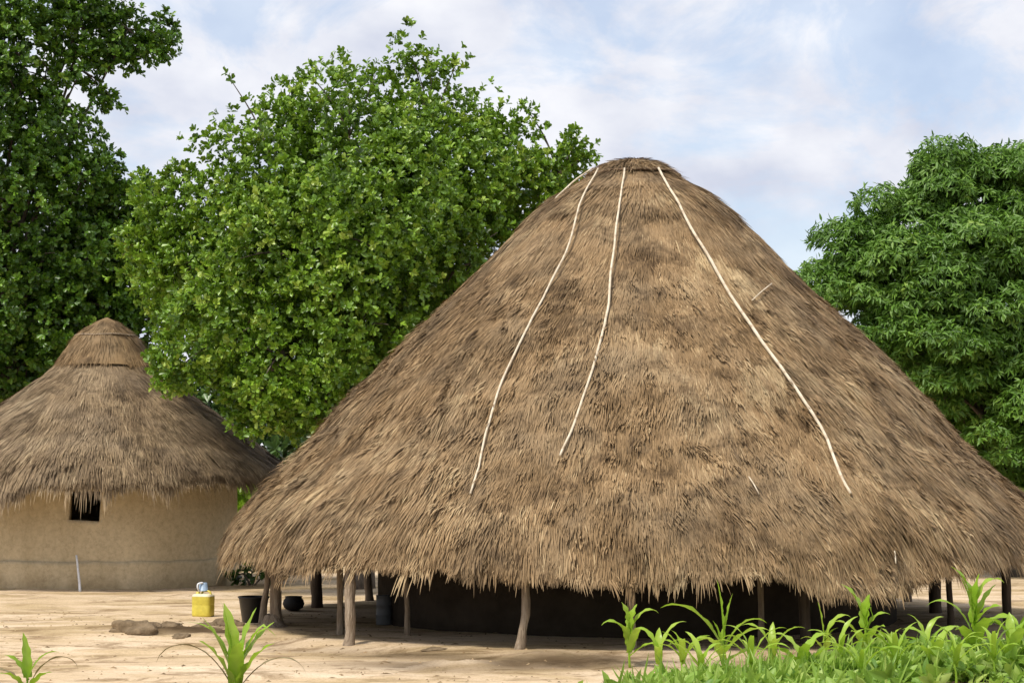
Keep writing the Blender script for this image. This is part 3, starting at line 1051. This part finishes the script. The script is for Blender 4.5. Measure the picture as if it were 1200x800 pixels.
tree("cashew_tree", "broad bright green tree with glossy rounded leaves between the two huts", "trees behind the huts",
     (-3.4, 41.6, gz(-3.4, 41.6)), mid_lobes, M_leaf_mid,
     dict(density=34.0, lump=0.25, inner=0.34, gap_lo=-0.06), dict(L=(0.09, 0.165), aspect=0.52, tone_var=0.2, tone0=0.55, fresh=0.09), 0.30, 2.6, 11, sprigs=sprigs)

left_lobes = px_lobes([
    (30, 70, 70, 0), (100, 35, 48, 0.3), (150, 35, 38, 0.3), (188, 42, 29, 0.2), (95, 82, 36, 0.1), (135, 62, 26, 0.2), (118, 112, 20, 0.1), (-20, 150, 100, 0), (60, 160, 62, 0.2), (95, 215, 50, 0), (40, 260, 95, 0.3), (110, 290, 62, 0.6),
    (0, 360, 90, 0.6), (70, 370, 80, 0.8), (125, 365, 55, 1.0), (130, 222, 22, 0.2), (20, 430, 70, 1.0), (-40, 450, 70, 1.0), (60, 440, 55, 1.4), (-90, 60, 110, 0), (-120, 220, 130, 0), (-120, 360, 110, 0.5), (20, -30, 80, 0), (110, -15, 55, 0),
    (130, 115, 18, 0), (170, 62, 26, 0.2), (160, 330, 45, 1.5), (190, 380, 50, 1.5), (150, 235, 36, 0.5), (150, 285, 50, 1.0), (178, 270, 30, 1.5), (165, 225, 26, 1.0), (125, 200, 30, 0.3), (40, 330, 120, 3.0), (120, 330, 90, 3.0), (70, 420, 100, 3.0)], 48.5)
tree("dark_tree", "dark green tree with a ragged sunlit branch reaching right at the upper left", "trees behind the huts",
     (-15.2, 49.5, gz(-15.2, 49.5)), left_lobes, M_leaf_left,
     dict(density=24.0, lump=0.25, inner=0.36, gap_lo=-0.12), dict(L=(0.11, 0.19), aspect=0.52, tone0=0.48, tone_var=0.18), 0.34, 3.0, 23)

right_big = px_lobes([
    (1118, 222, 42, 0), (1096, 212, 22, 0), (1175, 232, 48, 0), (1230, 240, 60, 0), (1052, 272, 40, 0), (1006, 292, 30, 0), (984, 328, 24, 0), (1020, 350, 42, -0.4), (1075, 330, 55, -0.6), (1140, 310, 62, -0.6), (1205, 330, 70, -0.6),
    (1060, 395, 52, -0.8), (1110, 415, 50, -1.0), (1165, 395, 45, -1.2), (1215, 425, 45, -1.2), (1195, 500, 36, -1.5), (1240, 490, 50, -1.2), (1270, 330, 90, 0), (1110, 455, 34, -0.6), (1150, 520, 45, 2.0), (1100, 490, 50, 2.0), (1210, 450, 80, 2.5), (1130, 400, 80, 2.5), (1160, 545, 36, 1.0), (1205, 560, 45, 1.0), (1190, 530, 50, 2.0)], 46.5)
# mounds: each lobe carries many small umbrellas of hanging leaves
umb = []
for (cx, cy, cz, r) in right_big:
    m = int(11 * r * r) + 5
    d = unit(rng.normal(size=(m, 3)) + np.array([0, -0.2, 0.35]))
    for q in d:
        rr_ = r * random.uniform(0.8, 1.06)
        umb.append((cx + q[0] * rr_, cy + q[1] * rr_, cz + q[2] * rr_, random.uniform(0.36, 0.72)))
uP, uO = [], []
for (cx, cy, cz, r) in umb:
    m = int(46 * (r / 0.3) ** 1.7)
    d = unit(rng.normal(size=(m, 3)))
    d[:, 2] = np.abs(d[:, 2]) * 1.0 - 0.25
    d = unit(d)
    uP.append(np.array([cx, cy, cz]) + d * r * rng.uniform(0.75, 1.05, (m, 1)) * np.array([1.25, 1.25, 0.8]))
    uO.append(d)
uP, uO = np.concatenate(uP), np.concatenate(uO)
extra = crown_rosettes(uP, unit(uO + np.array([0, 0, 0.2])), per=(3, 5), L=(0.14, 0.24), aspect=0.26, droop=0.75, kind="lance", spread=(0.6, 1.3), tone0=0.5, tone_var=0.10, fresh=0.02, seed=37, curl=0.18)
tree("mango_tree", "deep green tree of drooping mounded leaf clumps behind the right of the big hut", "trees behind the huts",
     (12.6, 47.5, gz(12.6, 47.5)), right_big, M_leaf_right,
     dict(density=2.2, lump=0.15, inner=0.75), dict(L=(0.15, 0.24), aspect=0.28, droop=0.5, kind="lance", tone0=0.35), 0.36, 2.4, 37, extra=extra)

# ------------------------------------------------------------------ undergrowth behind the yard, shrubs
def leaf_mass(name, lobes, mat, density, ros_kw, label, kind=None, cat=None, seed=0, group=None, up=0.3):
    P, out = lobe_shoots(lobes, density, inner=0.35, seed=seed, up_bias=up)
    P[:, 2] = np.maximum(P[:, 2], 0.05)
    V, tri, quad, tone = crown_rosettes(P, out, seed=seed, **ros_kw)
    return V, tri, quad, tone


ul = []
ru = random.Random(5)
for k in range(70):
    x = -34 + 68 * (k + ru.random()) / 70
    y = ru.uniform(55, 62)
    h = ru.uniform(1.2, 2.2)
    ul.append((x, y, h * ru.uniform(0.7, 1.3), h))
for k in range(40):
    x = -44 + 88 * (k + ru.random()) / 40
    ul.append((x, ru.uniform(64, 72), ru.uniform(2.6, 3.6), ru.uniform(2.0, 3.0)))
    ul.append((x + ru.uniform(-1, 1), ru.uniform(66, 74), ru.uniform(4.6, 5.6), ru.uniform(2.0, 2.8)))
V, tri, quad, tone = leaf_mass("undergrowth", ul, M_leaf_far, 2.4, dict(L=(0.28, 0.48), aspect=0.5, per=(6, 9)), "", seed=51)
o = link("undergrowth", np_mesh("undergrowth", V, [tri, quad], tone), M_leaf_far)
tag(o, "dark belt of bush and undergrowth closing the yard far behind the huts", kind="stuff")


def shrub(x, y, lobes, label, mat, seed, L=(0.10, 0.18), density=14, stems=5):
    z = gz(x, y)
    root = empty("shrub", (x, y, z))
    tag(root, label, "shrub", "shrubs behind the yard")
    P, out = lobe_shoots(lobes, density, inner=0.4, seed=seed)
    P[:, 2] = np.maximum(P[:, 2], 0.04)
    V, tri, quad, tone = crown_rosettes(P, out, L=L, seed=seed)
    o = link("foliage", np_mesh("foliage", V, [tri, quad], tone), mat, root)
    o["kind"] = "stuff"
    rs = random.Random(seed)
    for k in range(stems):
        c = lobes[k % len(lobes)]
        e = Vector((c[0] + rs.uniform(-0.2, 0.2), c[1] + rs.uniform(-0.2, 0.2), c[2] + 0.1))
        link("stem", tube_mesh("stem", spline([(rs.uniform(-0.05, 0.05), rs.uniform(-0.05, 0.05), -0.05), e * 0.5 + Vector((0, 0, 0.1)), e], 6), [0.02 * (1 - 0.6 * q / 5) for q in range(6)], 6), M_bark, root)
    return root


shrub(-5.95, 43.2, [(0, 0, 0.22, 0.25), (0.35, 0.1, 0.28, 0.25), (-0.3, 0.1, 0.2, 0.2), (-0.5, 0.1, 0.15, 0.18), (0.7, 0.1, 0.25, 0.25)], "small shrub under the left eave of the big hut, shade put into its dark leaf colour", M_leaf_far, 61)  # dark undergrowth leaf colour stands in for the shade on this shrub
shrub(-7.3, 50.5, [(0, 0, 1.3, 0.7), (0.5, 0.2, 1.0, 0.8), (-0.4, 0.3, 1.7, 0.7), (0.2, 0, 2.3, 0.5)], "bright green shrub peeping out at the right edge of the small hut", M_maize, 63, L=(0.14, 0.24))
shrub(13.4, 43.5, [(0, 0.3, 2.5, 0.7), (-0.8, 0.3, 2.2, 0.7), (0.9, 0.3, 2.7, 0.7), (-0.2, 0.4, 3.2, 0.6), (0, 0, 0.8, 0.8), (0.9, 0.2, 0.9, 0.8), (-0.9, 0.3, 0.8, 0.7), (0.1, 0.1, 1.6, 0.7), (1.0, 0.2, 1.7, 0.6)], "pale green shrub below the drooping tree beside the right eave", M_leaf_mid, 65, L=(0.14, 0.24))

# ------------------------------------------------------------------ things in the yard
# yellow jerrycan
def rounded_box(name, sx, sy, prof, n=5, p=4.0, sides=40):
    """superellipse sections (scale, z)"""
    V = []
    for s_, z in prof:
        for k in range(sides):
            a = 2 * PI * k / sides
            c, s = math.cos(a), math.sin(a)
            V.append((sx * s_ * math.copysign(abs(c) ** (2 / p), c), sy * s_ * math.copysign(abs(s) ** (2 / p), s), z))
    return np_mesh(name, np.array(V), [grid_faces(sides, len(prof), True)])


M_yellow = plain("yellow_plastic", (0.60, 0.51, 0.07), 0.4, 0.5)
M_cream = plain("pale_highlight_plastic", (0.72, 0.66, 0.45), 0.5)  # pale cream: the highlight on the can's top put into the colour
M_blue = plain("pale_blue_plastic", (0.33, 0.45, 0.60), 0.4)
M_white = plain("white_plastic", (0.75, 0.77, 0.80), 0.35)
M_black = plain("black_plastic", (0.012, 0.012, 0.013), 0.35, 0.4)
M_grey = plain("dull_zinc", (0.30, 0.31, 0.32), 0.45, 0.5)
M_drum = plain("dark_grey_metal", (0.10, 0.105, 0.11), 0.5, 0.5)
M_soot = plain("sooty_iron", (0.015, 0.014, 0.013), 0.7, 0.3)

jx, jy = at(238, 720, 2200 / 67.0).x, 2200 / 67.0
jc = empty("jerrycan", (jx, jy, gz(jx, jy)), math.radians(-18))
tag(jc, "yellow plastic jerrycan with a highlight painted pale on its top, standing on the sand", "jerrycan")
link("body", rounded_box("body", 0.185, 0.13, [(0.02, 0.0), (0.88, 0.0), (0.96, 0.012), (0.985, 0.04), (0.99, 0.19), (0.978, 0.197), (0.978, 0.203), (0.99, 0.21), (1.0, 0.345)]), M_yellow, jc)
link("shoulder", rounded_box("shoulder", 0.184, 0.129, [(1.0, 0.346), (0.97, 0.368), (0.85, 0.385), (0.6, 0.393), (0.02, 0.395)]), M_cream, jc)
link("handle", tube_mesh("handle", spline([(-0.04, 0, 0.385), (0.0, 0, 0.432), (0.07, 0, 0.44), (0.125, 0, 0.425), (0.15, 0, 0.375)], 16), [0.017] * 16, 10), M_yellow, jc)
nk = link("spout", lathe_mesh("spout", [(0.034, 0.0), (0.034, 0.05), (0.028, 0.05)], 20), M_yellow, jc)
nk.location = (-0.105, 0, 0.375)
# blue cup upended over the spout, with a white handle
cup = empty("plastic_cup", (jx - 0.0, jy - 0.0, gz(jx, jy) + 0.44), math.radians(20))
tag(cup, "pale blue and white plastic cup upended on top of the yellow jerrycan", "cup")
link("bowl", lathe_mesh("bowl", [(0.082, 0.0), (0.086, 0.006), (0.08, 0.01), (0.066, 0.135), (0.060, 0.142), (0.002, 0.142)], 28), M_blue, cup)
link("handle", tube_mesh("handle", spline([(-0.075, -0.03, 0.0), (-0.11, -0.06, 0.06), (-0.10, -0.055, 0.125), (-0.02, -0.06, 0.145)], 14), [0.017] * 14, 8), M_white, cup)

# black bucket
bx_, by_ = at(297, 730, 2200 / 70.5).x, 2200 / 70.5
bk = empty("bucket", (bx_, by_, gz(bx_, by_)), 0.4)
tag(bk, "black plastic bucket standing beside the thick forked post at the left eave", "bucket")
link("body", lathe_mesh("body", [(0.002, 0.0), (0.175, 0.0), (0.185, 0.012), (0.245, 0.40), (0.26, 0.402), (0.262, 0.425), (0.25, 0.43), (0.236, 0.425), (0.236, 0.40), (0.175, 0.03), (0.002, 0.025)], 40), M_black, bk)
link("handle", tube_mesh("handle", [(0.255 * math.cos(a), 0.03 * math.sin(a) - 0.02, 0.41 - 0.20 * math.sin(a) * 0.5) for a in np.linspace(0, PI, 16)], [0.006] * 16, 6), M_grey, bk)

# dark round cooking pot behind it
px_, py_ = at(344, 706, 34.5).x, 34.5
pt_ = empty("cooking_pot", (px_, py_, gz(px_, py_)))
tag(pt_, "sooty round pot in the shade right of the thick post", "pot")
link("body", lathe_mesh("body", [(0.002, 0.0), (0.10, 0.004), (0.17, 0.05), (0.20, 0.12), (0.18, 0.19), (0.145, 0.23), (0.165, 0.255), (0.155, 0.258), (0.13, 0.232), (0.15, 0.19)], 28), M_soot, pt_)

# grey drum in the dark
dx_, dy_ = at(448, 725, 30.5).x, 30.9
dr = empty("metal_drum", (dx_, dy_, gz(dx_, dy_)))
tag(dr, "small dull grey metal drum standing in the dark behind the thin post", "drum")
link("body", lathe_mesh("body", [(0.002, 0.0), (0.125, 0.0), (0.13, 0.02), (0.13, 0.15), (0.137, 0.158), (0.13, 0.166), (0.13, 0.31), (0.137, 0.318), (0.13, 0.326), (0.13, 0.46), (0.135, 0.465), (0.135, 0.475), (0.12, 0.475), (0.12, 0.44), (0.002, 0.44)], 28), M_drum, dr)

# white stick leaning on the small hut's wall
b0 = at(94, 690, 40.8)
stk = empty("leaning_stick", (b0.x, b0.y, gz(b0.x, b0.y)))
tag(stk, "thin white stick leaning against the ochre wall of the small hut", "stick")
link("shaft", tube_mesh("shaft", spline([(0, 0, -0.02), (-0.05, 0.06, 0.35), (-0.13, 0.16, 0.78)], 10), [0.030, 0.030, 0.029, 0.028, 0.027, 0.026, 0.025, 0.024, 0.023, 0.02], 8, rough=0.004), M_white, stk)


# mud clods and the heap left of the bucket
def clod(px, py, w, h, dpt, seed, label, name="mud_clod", cat="clod"):
    depth = CAM_H * FPX / (py - 570)
    c = at(px, py, depth)
    n1_, n2_ = 28, 12
    V = []
    for j in range(n2_):
        v = j / (n2_ - 1) * PI / 2 * 1.15 - 0.15 * PI / 2
        for i in range(n1_):
            a = 2 * PI * i / n1_
            V.append((math.cos(a) * math.cos(v), math.sin(a) * math.cos(v), math.sin(v)))
    V = np.array(V)
    d = 1 + 0.35 * vnoise(V, 1.3, seed) + 0.22 * vnoise(V, 2.9, seed + 1) + 0.10 * vnoise(V, 6.5, seed + 2)
    V = V * d[:, None] * np.array([w * 0.62, dpt / 2, h * 0.72])
    top = V[-n1_:].mean(0)
    V = np.concatenate([V, [top]])
    k = np.arange(n1_)
    cap_ = np.stack([(n2_ - 1) * n1_ + k, (n2_ - 1) * n1_ + (k + 1) % n1_, np.full(n1_, len(V) - 1)], 1)
    o = link(name, np_mesh(name, V, [grid_faces(n1_, n2_, True), cap_]), M_clod)
    o.location = (c.x, c.y, gz(c.x, c.y) - 0.02)
    return tag(o, label, cat, "clods and earth by the yellow jerrycan")


clod(163, 737, 0.62, 0.22, 0.5, 1, "largest rounded mud clod at the left end of the earth heap")
clod(198, 736, 0.30, 0.13, 0.3, 2, "small jagged mud clod on the earth heap just right of the largest one")
clod(214, 740, 0.24, 0.10, 0.25, 6, "small clod half sunk in the front of the earth heap")
clod(243, 733, 0.34, 0.14, 0.3, 3, "low mud clod on the heap just in front of the yellow jerrycan")
clod(266, 731, 0.46, 0.17, 0.4, 4, "dark broken clod between the jerrycan and the black bucket")
clod(509, 757, 0.36, 0.07, 0.2, 8, "small dark clod on the soil bank below the big eave")
# mud skirt plastered round the thick left post
sk = link("mud_skirt", lathe_mesh("mud_skirt", [(0.34, -0.08), (0.27, 0.0), (0.19, 0.05), (0.15, 0.12), (0.13, 0.18), (0.10, 0.20)], 24), M_post, hut1)
kx_, _ = ray(322, 700)
sk.location = (kx_ * 30.4 - HC[0] - 0.03, 30.4 - HC[1], 0.0)


# scattered bits: twigs, straw and pebbles on the sand
def scatter_debris():
    V, F, T = [], [], []
    n = 1500
    xs = rng.uniform(-9, 10, n)
    ys = rng.uniform(20.5, 34, n)
    zs = ground_z(xs, ys)
    a = rng.uniform(0, PI, n)
    ln = rng.uniform(0.02, 0.10, n) * np.where(rng.random(n) < 0.12, 2.2, 1)
    w = rng.uniform(0.004, 0.014, n)
    c, s = np.cos(a), np.sin(a)
    q = []
    for sx, sy, zz_ in ((-1, -1, 0), (1, -1, 0), (1, 1, 0), (-1, 1, 0), (0, 0, 1)):
        q.append(np.stack([xs + c * sx * ln / 2 - s * sy * w, ys + s * sx * ln / 2 + c * sy * w, zs - 0.004 + zz_ * (w * 1.4 + 0.006)], 1))
    V = np.stack(q, 1).reshape(-1, 3)
    b = np.arange(n)[:, None] * 5
    tri = np.concatenate([b + np.array([[i, (i + 1) % 4, 4]]) for i in range(4)])
    return np_mesh("ground_litter", V, [tri], np.repeat(rng.uniform(0.1, 0.9, n), 5))


o = link("ground_litter", scatter_debris(), M_thatch, smooth=False)
tag(o, "bits of straw, twig and grit strewn over the sand", kind="stuff")

# ------------------------------------------------------------------ maize in the foreground
def maize_leaf_mesh(length, width, az, elev, droop, tone, twist=0.0, n=14, kink=None):
    """a long arching blade; az: compass heading, elev: start angle above level, droop: total bend"""
    pos = Vector((0, 0, 0))
    d_h = Vector((math.cos(az), math.sin(az), 0))
    side0 = Vector((-math.sin(az), math.cos(az), 0))
    V, T = [], []
    step = length / (n - 1)
    ang = elev
    for k in range(n):
        u = k / (n - 1)
        d = d_h * math.cos(ang) + Vector((0, 0, 1)) * math.sin(ang)
        nm = -d_h * math.sin(ang) + Vector((0, 0, 1)) * math.cos(ang)
        tw = twist * u
        s = side0 * math.cos(tw) + nm * math.sin(tw)
        nn = nm * math.cos(tw) - side0 * math.sin(tw)
        w = width * 0.5 * (0.8 + 0.2 * min(1, u / 0.25)) * max(0.04, 1 - max(0, (u - 0.35) / 0.65) ** 2.6)
        wav = 0.22 * w * math.sin(u * 23 + az * 3)
        V += [tuple(pos - s * w + nn * (0.35 * w + wav)), tuple(pos), tuple(pos + s * w + nn * (0.35 * w - wav))]
        T += [tone, min(1, tone + 0.18), tone]
        pos = pos + d * step
        b = droop * (1.6 * u) / (n - 1)
        if kink and abs(u - kink) < 0.5 / (n - 1): b += 1.3
        ang -= b
        az_k = az + 0.25 * math.sin(az * 7.0) * u
        d_h = Vector((math.cos(az_k), math.sin(az_k), 0))
    return np_mesh("leaf", np.array(V), [grid_faces(3, n)], T)


def maize(px, depth, height, leaves, label, seed, stem_r=0.018, tone0=0.5):
    """leaves: (height fraction, heading deg [0 = right, 180 = left, 270 = to the camera], length, width, elevation deg, droop rad, kink or None, dry)"""
    kx, _ = ray(px, 780)
    depth *= 1.115
    height *= 1.1
    x, y = kx * depth, depth
    z = gz(x, y)
    root = empty("maize_plant", (x, y, z))
    tag(root, label, "maize plant", "young maize plants in the field")
    rs = random.Random(seed)
    st = spline([(0, 0, -0.03), (rs.uniform(-.01, .01), 0, height * 0.5), (rs.uniform(-.02, .02), 0, height)], 8)
    o = link("stem", tube_mesh("stem", st, [stem_r * (1 - 0.45 * k / 7) for k in range(8)], 8), M_maize, root)
    a = o.data.attributes.new("tone", "FLOAT", "POINT")
    a.data.foreach_set("value", np.full(len(o.data.vertices), 0.55, np.float32))
    for lf in leaves:
        hf, az, ln, wd, el, dr_, kk, dry = lf
        ln, wd = ln * 1.22, wd * (1.3 if not dry else 1.6)
        me = maize_leaf_mesh(ln, wd, math.radians(az), math.radians(el), dr_, min(1, max(0, tone0 + rs.uniform(-0.25, 0.25))), twist=rs.uniform(-0.5, 0.5), kink=kk)
        l = link("leaf", me, M_dry if dry else M_maize, root)
        l.location = (0, 0, height * hf)
        if dry: l["label"] = "thin withered brownish leaf"
    return root


# depth of the row and plant heights follow the ground line of the field (about 100 px per metre here)
maize(738, 22.1, 0.42, [(0.9, 160, 0.36, 0.13, 82, 0.5, None, False), (0.9, 30, 0.34, 0.13, 80, 0.5, None, False), (0.85, 10, 0.50, 0.075, 70, 3.0, None, False), (0.6, 185, 0.46, 0.075, 72, 3.2, None, False), (0.75, 0, 0.26, 0.07, 55, 2.4, None, False), (0.4, 300, 0.40, 0.09, 65, 1.4, None, False), (0.5, 235, 0.3, 0.1, 75, 1.0, None, False), (0.3, 350, 0.4, 0.06, 40, 1.8, None, False)],
      "maize plant at the left tip of the green field, one thin leaf curling over right", 1)
maize(772, 21.4, 0.22, [(0.9, 150, 0.45, 0.07, 72, 2.4, None, False), (0.8, 20, 0.55, 0.06, 74, 2.2, None, False), (0.5, 260, 0.36, 0.07, 60, 2.0, None, False), (0.6, 90, 0.4, 0.08, 75, 1.0, None, False)],
      "low maize seedling with a thin arching leaf right of the field's left tip", 2)
maize(848, 21.3, 0.40, [(1.0, 175, 0.62, 0.085, 87, 0.25, None, False), (0.95, 15, 0.50, 0.10, 80, 0.25, None, False), (0.75, 178, 0.85, 0.11, 58, 2.2, None, False), (0.7, 5, 0.62, 0.085, 60, 2.6, None, False), (0.5, 200, 0.4, 0.07, 80, 0.6, None, False), (0.55, 330, 0.62, 0.11, 50, 1.9, None, False), (0.4, 235, 0.6, 0.11, 48, 2.0, None, False), (0.3, 355, 0.5, 0.09, 35, 1.5, None, False)],
      "maize plant with two tall upright leaves before the dark gap under the eave", 3, 0.022)
maize(905, 21.5, 0.25, [(0.9, 170, 0.48, 0.07, 70, 2.4, None, False), (0.8, 350, 0.5, 0.07, 65, 2.2, None, False), (0.6, 270, 0.4, 0.09, 60, 1.8, None, False), (0.7, 80, 0.4, 0.08, 78, 1.0, None, False)],
      "short maize seedling between the two upright-leaved plants", 4)
maize(966, 22.5, 0.28, [(1.0, 165, 0.42, 0.06, 84, 0.2, None, False), (0.9, 15, 0.5, 0.075, 68, 2.6, None, False), (0.6, 5, 0.30, 0.06, 75, 1.6, None, False), (0.5, 200, 0.35, 0.05, 55, 2.3, None, False), (0.4, 290, 0.3, 0.07, 60, 1.5, None, False)],
      "small maize plant with a pointed leaf and one arch below the lowest thatch tongue", 5)
maize(1014, 22.0, 0.50, [(1.0, 168, 0.52, 0.12, 76, 1.3, None, False), (0.95, 30, 0.36, 0.13, 84, 0.4, None, False), (0.95, 10, 0.40, 0.07, 84, 0.2, 0.5, False), (0.75, 5, 0.42, 0.08, 68, 2.6, None, False), (0.6, 20, 0.30, 0.06, 60, 2.2, None, False), (0.5, 190, 0.5, 0.09, 60, 2.2, None, False), (0.4, 300, 0.5, 0.1, 60, 1.9, None, False), (0.35, 240, 0.45, 0.1, 58, 1.8, None, False)],
      "tall maize plant with a broad bent leaf on top right of the lowest thatch", 6, 0.022)
maize(1045, 22.5, 0.24, [(0.9, 165, 0.24, 0.05, 80, 1.7, None, False), (0.9, 15, 0.26, 0.05, 76, 1.9, None, False), (0.5, 80, 0.26, 0.05, 80, 0.6, None, False)],
      "tiny yellow-green maize seedling with two leaves parting like a fork", 7)
maize(1142, 21.9, 0.55, [(1.0, 150, 0.66, 0.15, 85, 1.5, None, False), (1.0, 25, 0.52, 0.13, 84, 0.3, None, False), (1.0, 185, 0.5, 0.11, 80, 0.5, None, False), (0.98, 15, 0.72, 0.12, 82, 3.2, None, False), (0.9, 20, 0.55, 0.10, 66, 0.9, None, False), (0.85, 330, 0.42, 0.12, 62, 1.9, None, False), (0.65, 175, 0.72, 0.075, 68, 2.9, None, False), (0.5, 190, 0.38, 0.07, 60, 2.3, None, False), (0.55, 0, 0.58, 0.13, 55, 2.2, None, False), (0.4, 285, 0.6, 0.13, 60, 1.9, None, False), (0.35, 230, 0.55, 0.11, 55, 2.0, None, False)],
      "tallest and bushiest maize plant, by the dark post at the right eave", 8, 0.026)
maize(1186, 20.9, 0.34, [(1.0, 170, 0.45, 0.09, 72, 2.6, None, False), (0.9, 10, 0.5, 0.10, 70, 2.4, None, False), (0.6, 280, 0.5, 0.11, 66, 1.9, None, False), (0.5, 200, 0.5, 0.10, 55, 2.0, None, False), (0.5, 345, 0.5, 0.1, 50, 2.0, None, False), (0.9, 90, 0.4, 0.1, 80, 0.8, None, False)],
      "leafy maize plant at the right edge of the photo in front of the tallest", 9)
maize(1095, 20.8, 0.26, [(1.0, 160, 0.45, 0.09, 66, 2.3, None, False), (0.9, 20, 0.5, 0.09, 68, 2.3, None, False), (0.6, 270, 0.45, 0.10, 60, 1.9, None, False), (0.5, 220, 0.45, 0.10, 55, 2.0, None, False), (0.5, 330, 0.5, 0.1, 50, 2.0, None, False)],
      "low spreading maize plant left of the tallest one", 10)
maize(940, 20.6, 0.24, [(1.0, 150, 0.45, 0.10, 60, 2.2, None, False), (0.9, 30, 0.5, 0.10, 60, 2.2, None, False), (0.6, 270, 0.45, 0.10, 60, 1.9, None, False), (0.5, 200, 0.5, 0.10, 50, 1.8, None, False), (0.5, 345, 0.5, 0.1, 50, 2.0, None, False)],
      "low broad-leaved maize plant at the lower edge below the small pointed one", 11)
maize(276, 18.2, 0.34, [(1.0, 150, 0.62, 0.142, 80, 0.3, None, False), (0.9, 30, 0.62, 0.132, 76, 0.3, None, False), (0.9, 12, 0.58, 0.113, 62, 0.7, None, False), (0.85, 5, 0.66, 0.10, 70, 1.1, 0.72, False), (0.7, 172, 0.66, 0.104, 68, 0.5, None, False), (0.75, 175, 0.75, 0.045, 74, 2.2, None, False), (0.8, 165, 0.70, 0.035, 82, 0.3, None, False), (0.45, 180, 0.95, 0.035, 58, 3.4, None, True), (0.4, 0, 0.80, 0.035, 52, 3.2, None, True), (0.5, 280, 0.55, 0.132, 66, 1.0, None, False), (0.5, 215, 0.6, 0.123, 62, 1.0, None, False), (0.5, 330, 0.6, 0.123, 58, 1.0, None, False)],
      "lone broad-leaved maize plant in front of the black bucket", 12, 0.028, tone0=0.6)
maize(32, 18.2, 0.30, [(1.0, 130, 0.40, 0.09, 80, 0.4, None, False), (0.9, 20, 0.40, 0.06, 66, 2.2, None, False), (0.9, 170, 0.32, 0.07, 64, 1.5, None, False), (0.6, 5, 0.62, 0.035, 62, 3.6, None, True), (0.5, 185, 0.45, 0.05, 55, 2.6, None, True), (0.5, 330, 0.36, 0.08, 50, 1.4, None, False), (0.5, 230, 0.36, 0.09, 50, 1.4, None, False)],
      "small maize plant alone in the sand at the lower left corner", 13, tone0=0.35)


for px, dep, hh, sd, lab in [
    (800, 21.0, 0.26, 31, "narrow-leaved seedling low between the left tip plant and the plant with two tall leaves"),
    (822, 20.2, 0.22, 32, "seedling at the bottom edge under the plant with two tall upright leaves"),
    (880, 20.6, 0.30, 33, "leafy seedling just right of the plant with two tall upright leaves"),
    (985, 21.2, 0.26, 34, "seedling crowding the left foot of the plant with the broad bent top leaf"),
    (1050, 20.3, 0.32, 35, "broad seedling near the bottom edge right of the plant with the bent top leaf"),
    (1085, 21.9, 0.22, 36, "small seedling in the back row left of the bushiest plant"),
    (1120, 20.0, 0.34, 37, "wide seedling at the bottom edge in front of the bushiest plant"),
    (1165, 20.2, 0.40, 38, "strong seedling at the bottom edge right of the bushiest plant"),
    (1195, 21.9, 0.42, 39, "plant half cut off by the right edge behind the leafy one"),
    (1010, 20.0, 0.24, 40, "low seedling at the bottom edge under the bent top leaf")]:
    r3 = random.Random(sd)
    lv = [(r3.uniform(0.85, 1.0), a + r3.uniform(-22, 22), r3.uniform(0.32, 0.58), r3.uniform(0.036, 0.066), e + r3.uniform(-8, 8), q * r3.uniform(0.8, 1.3), None, False)
          for a, e, q in ((20 + 150 * (sd % 2), 80, 2.0), (170, 72, 2.8), (10, 70, 2.2), (200, 58, 1.9), (340, 56, 2.0), (275, 62, 1.7), (120, 78, 1.9))]
    maize(px, dep, hh * 0.7, lv, lab, sd, tone0=0.5)


# weeds between the maize
def weeds():
    n = 3200
    x = rng.uniform(0.6, 8.2, n)
    e = field_edge(x)
    y = e - np.abs(rng.normal(0, 1.0, n)) - 0.02
    k = (vnoise(np.stack([x, y, 0 * x], 1), 1.8, 91) > -0.35) & (y > 19.0) & (rng.random(n) < np.clip((x - 0.7) / 2.2, 0.03, 1))
    x, y = x[k], y[k]
    n = len(x)
    z = ground_z(x, y)
    h = rng.uniform(0.03, 0.26, n) * (0.5 + 0.75 * sm((x - 1.5) / 5)) * (0.75 + 0.5 * vnoise(np.stack([x, y, z], 1), 1.4, 77))
    P = np.stack([x, y, z + h], 1)
    out = unit(rng.normal(0, 0.5, (n, 3)) + np.array([0, -0.3, 1.0]))
    A = crown_rosettes(P, out, per=(5, 9), L=(0.10, 0.27), aspect=0.42, kind="lance", spread=(0.7, 1.5), tone0=0.5, tone_var=0.26, fresh=0.08, seed=78, stem=0.10, curl=0.25)
    # grass blades
    m = 1300
    i = rng.integers(0, n, m)
    Pb = np.stack([x[i] + rng.normal(0, 0.12, m), y[i] + rng.normal(0, 0.10, m), np.zeros(m)], 1)
    Pb[:, 2] = ground_z(Pb[:, 0], Pb[:, 1])
    D = unit(rng.normal(0, 0.35, (m, 3)) + np.array([0, 0, 1.0]))
    B = leaf_cards(Pb, D, unit(rng.normal(size=(m, 3))), rng.uniform(0.18, 0.50, m), rng.uniform(0.018, 0.045, m), np.clip(rng.normal(0.55, 0.2, m), 0, 1), kind="lance", curl=0.35)
    V = np.concatenate([A[0], B[0]])
    return np_mesh("weeds", V, [np.concatenate([A[1], B[1] + len(A[0])]), np.concatenate([A[2], B[2] + len(A[0])])], np.concatenate([A[3], B[3]]))


o = link("weeds", weeds(), M_weed)
tag(o, "low green weeds and grass covering the soil between the maize", kind="stuff")
print("tris:", sum(len(m.polygons) for m in bpy.data.meshes))
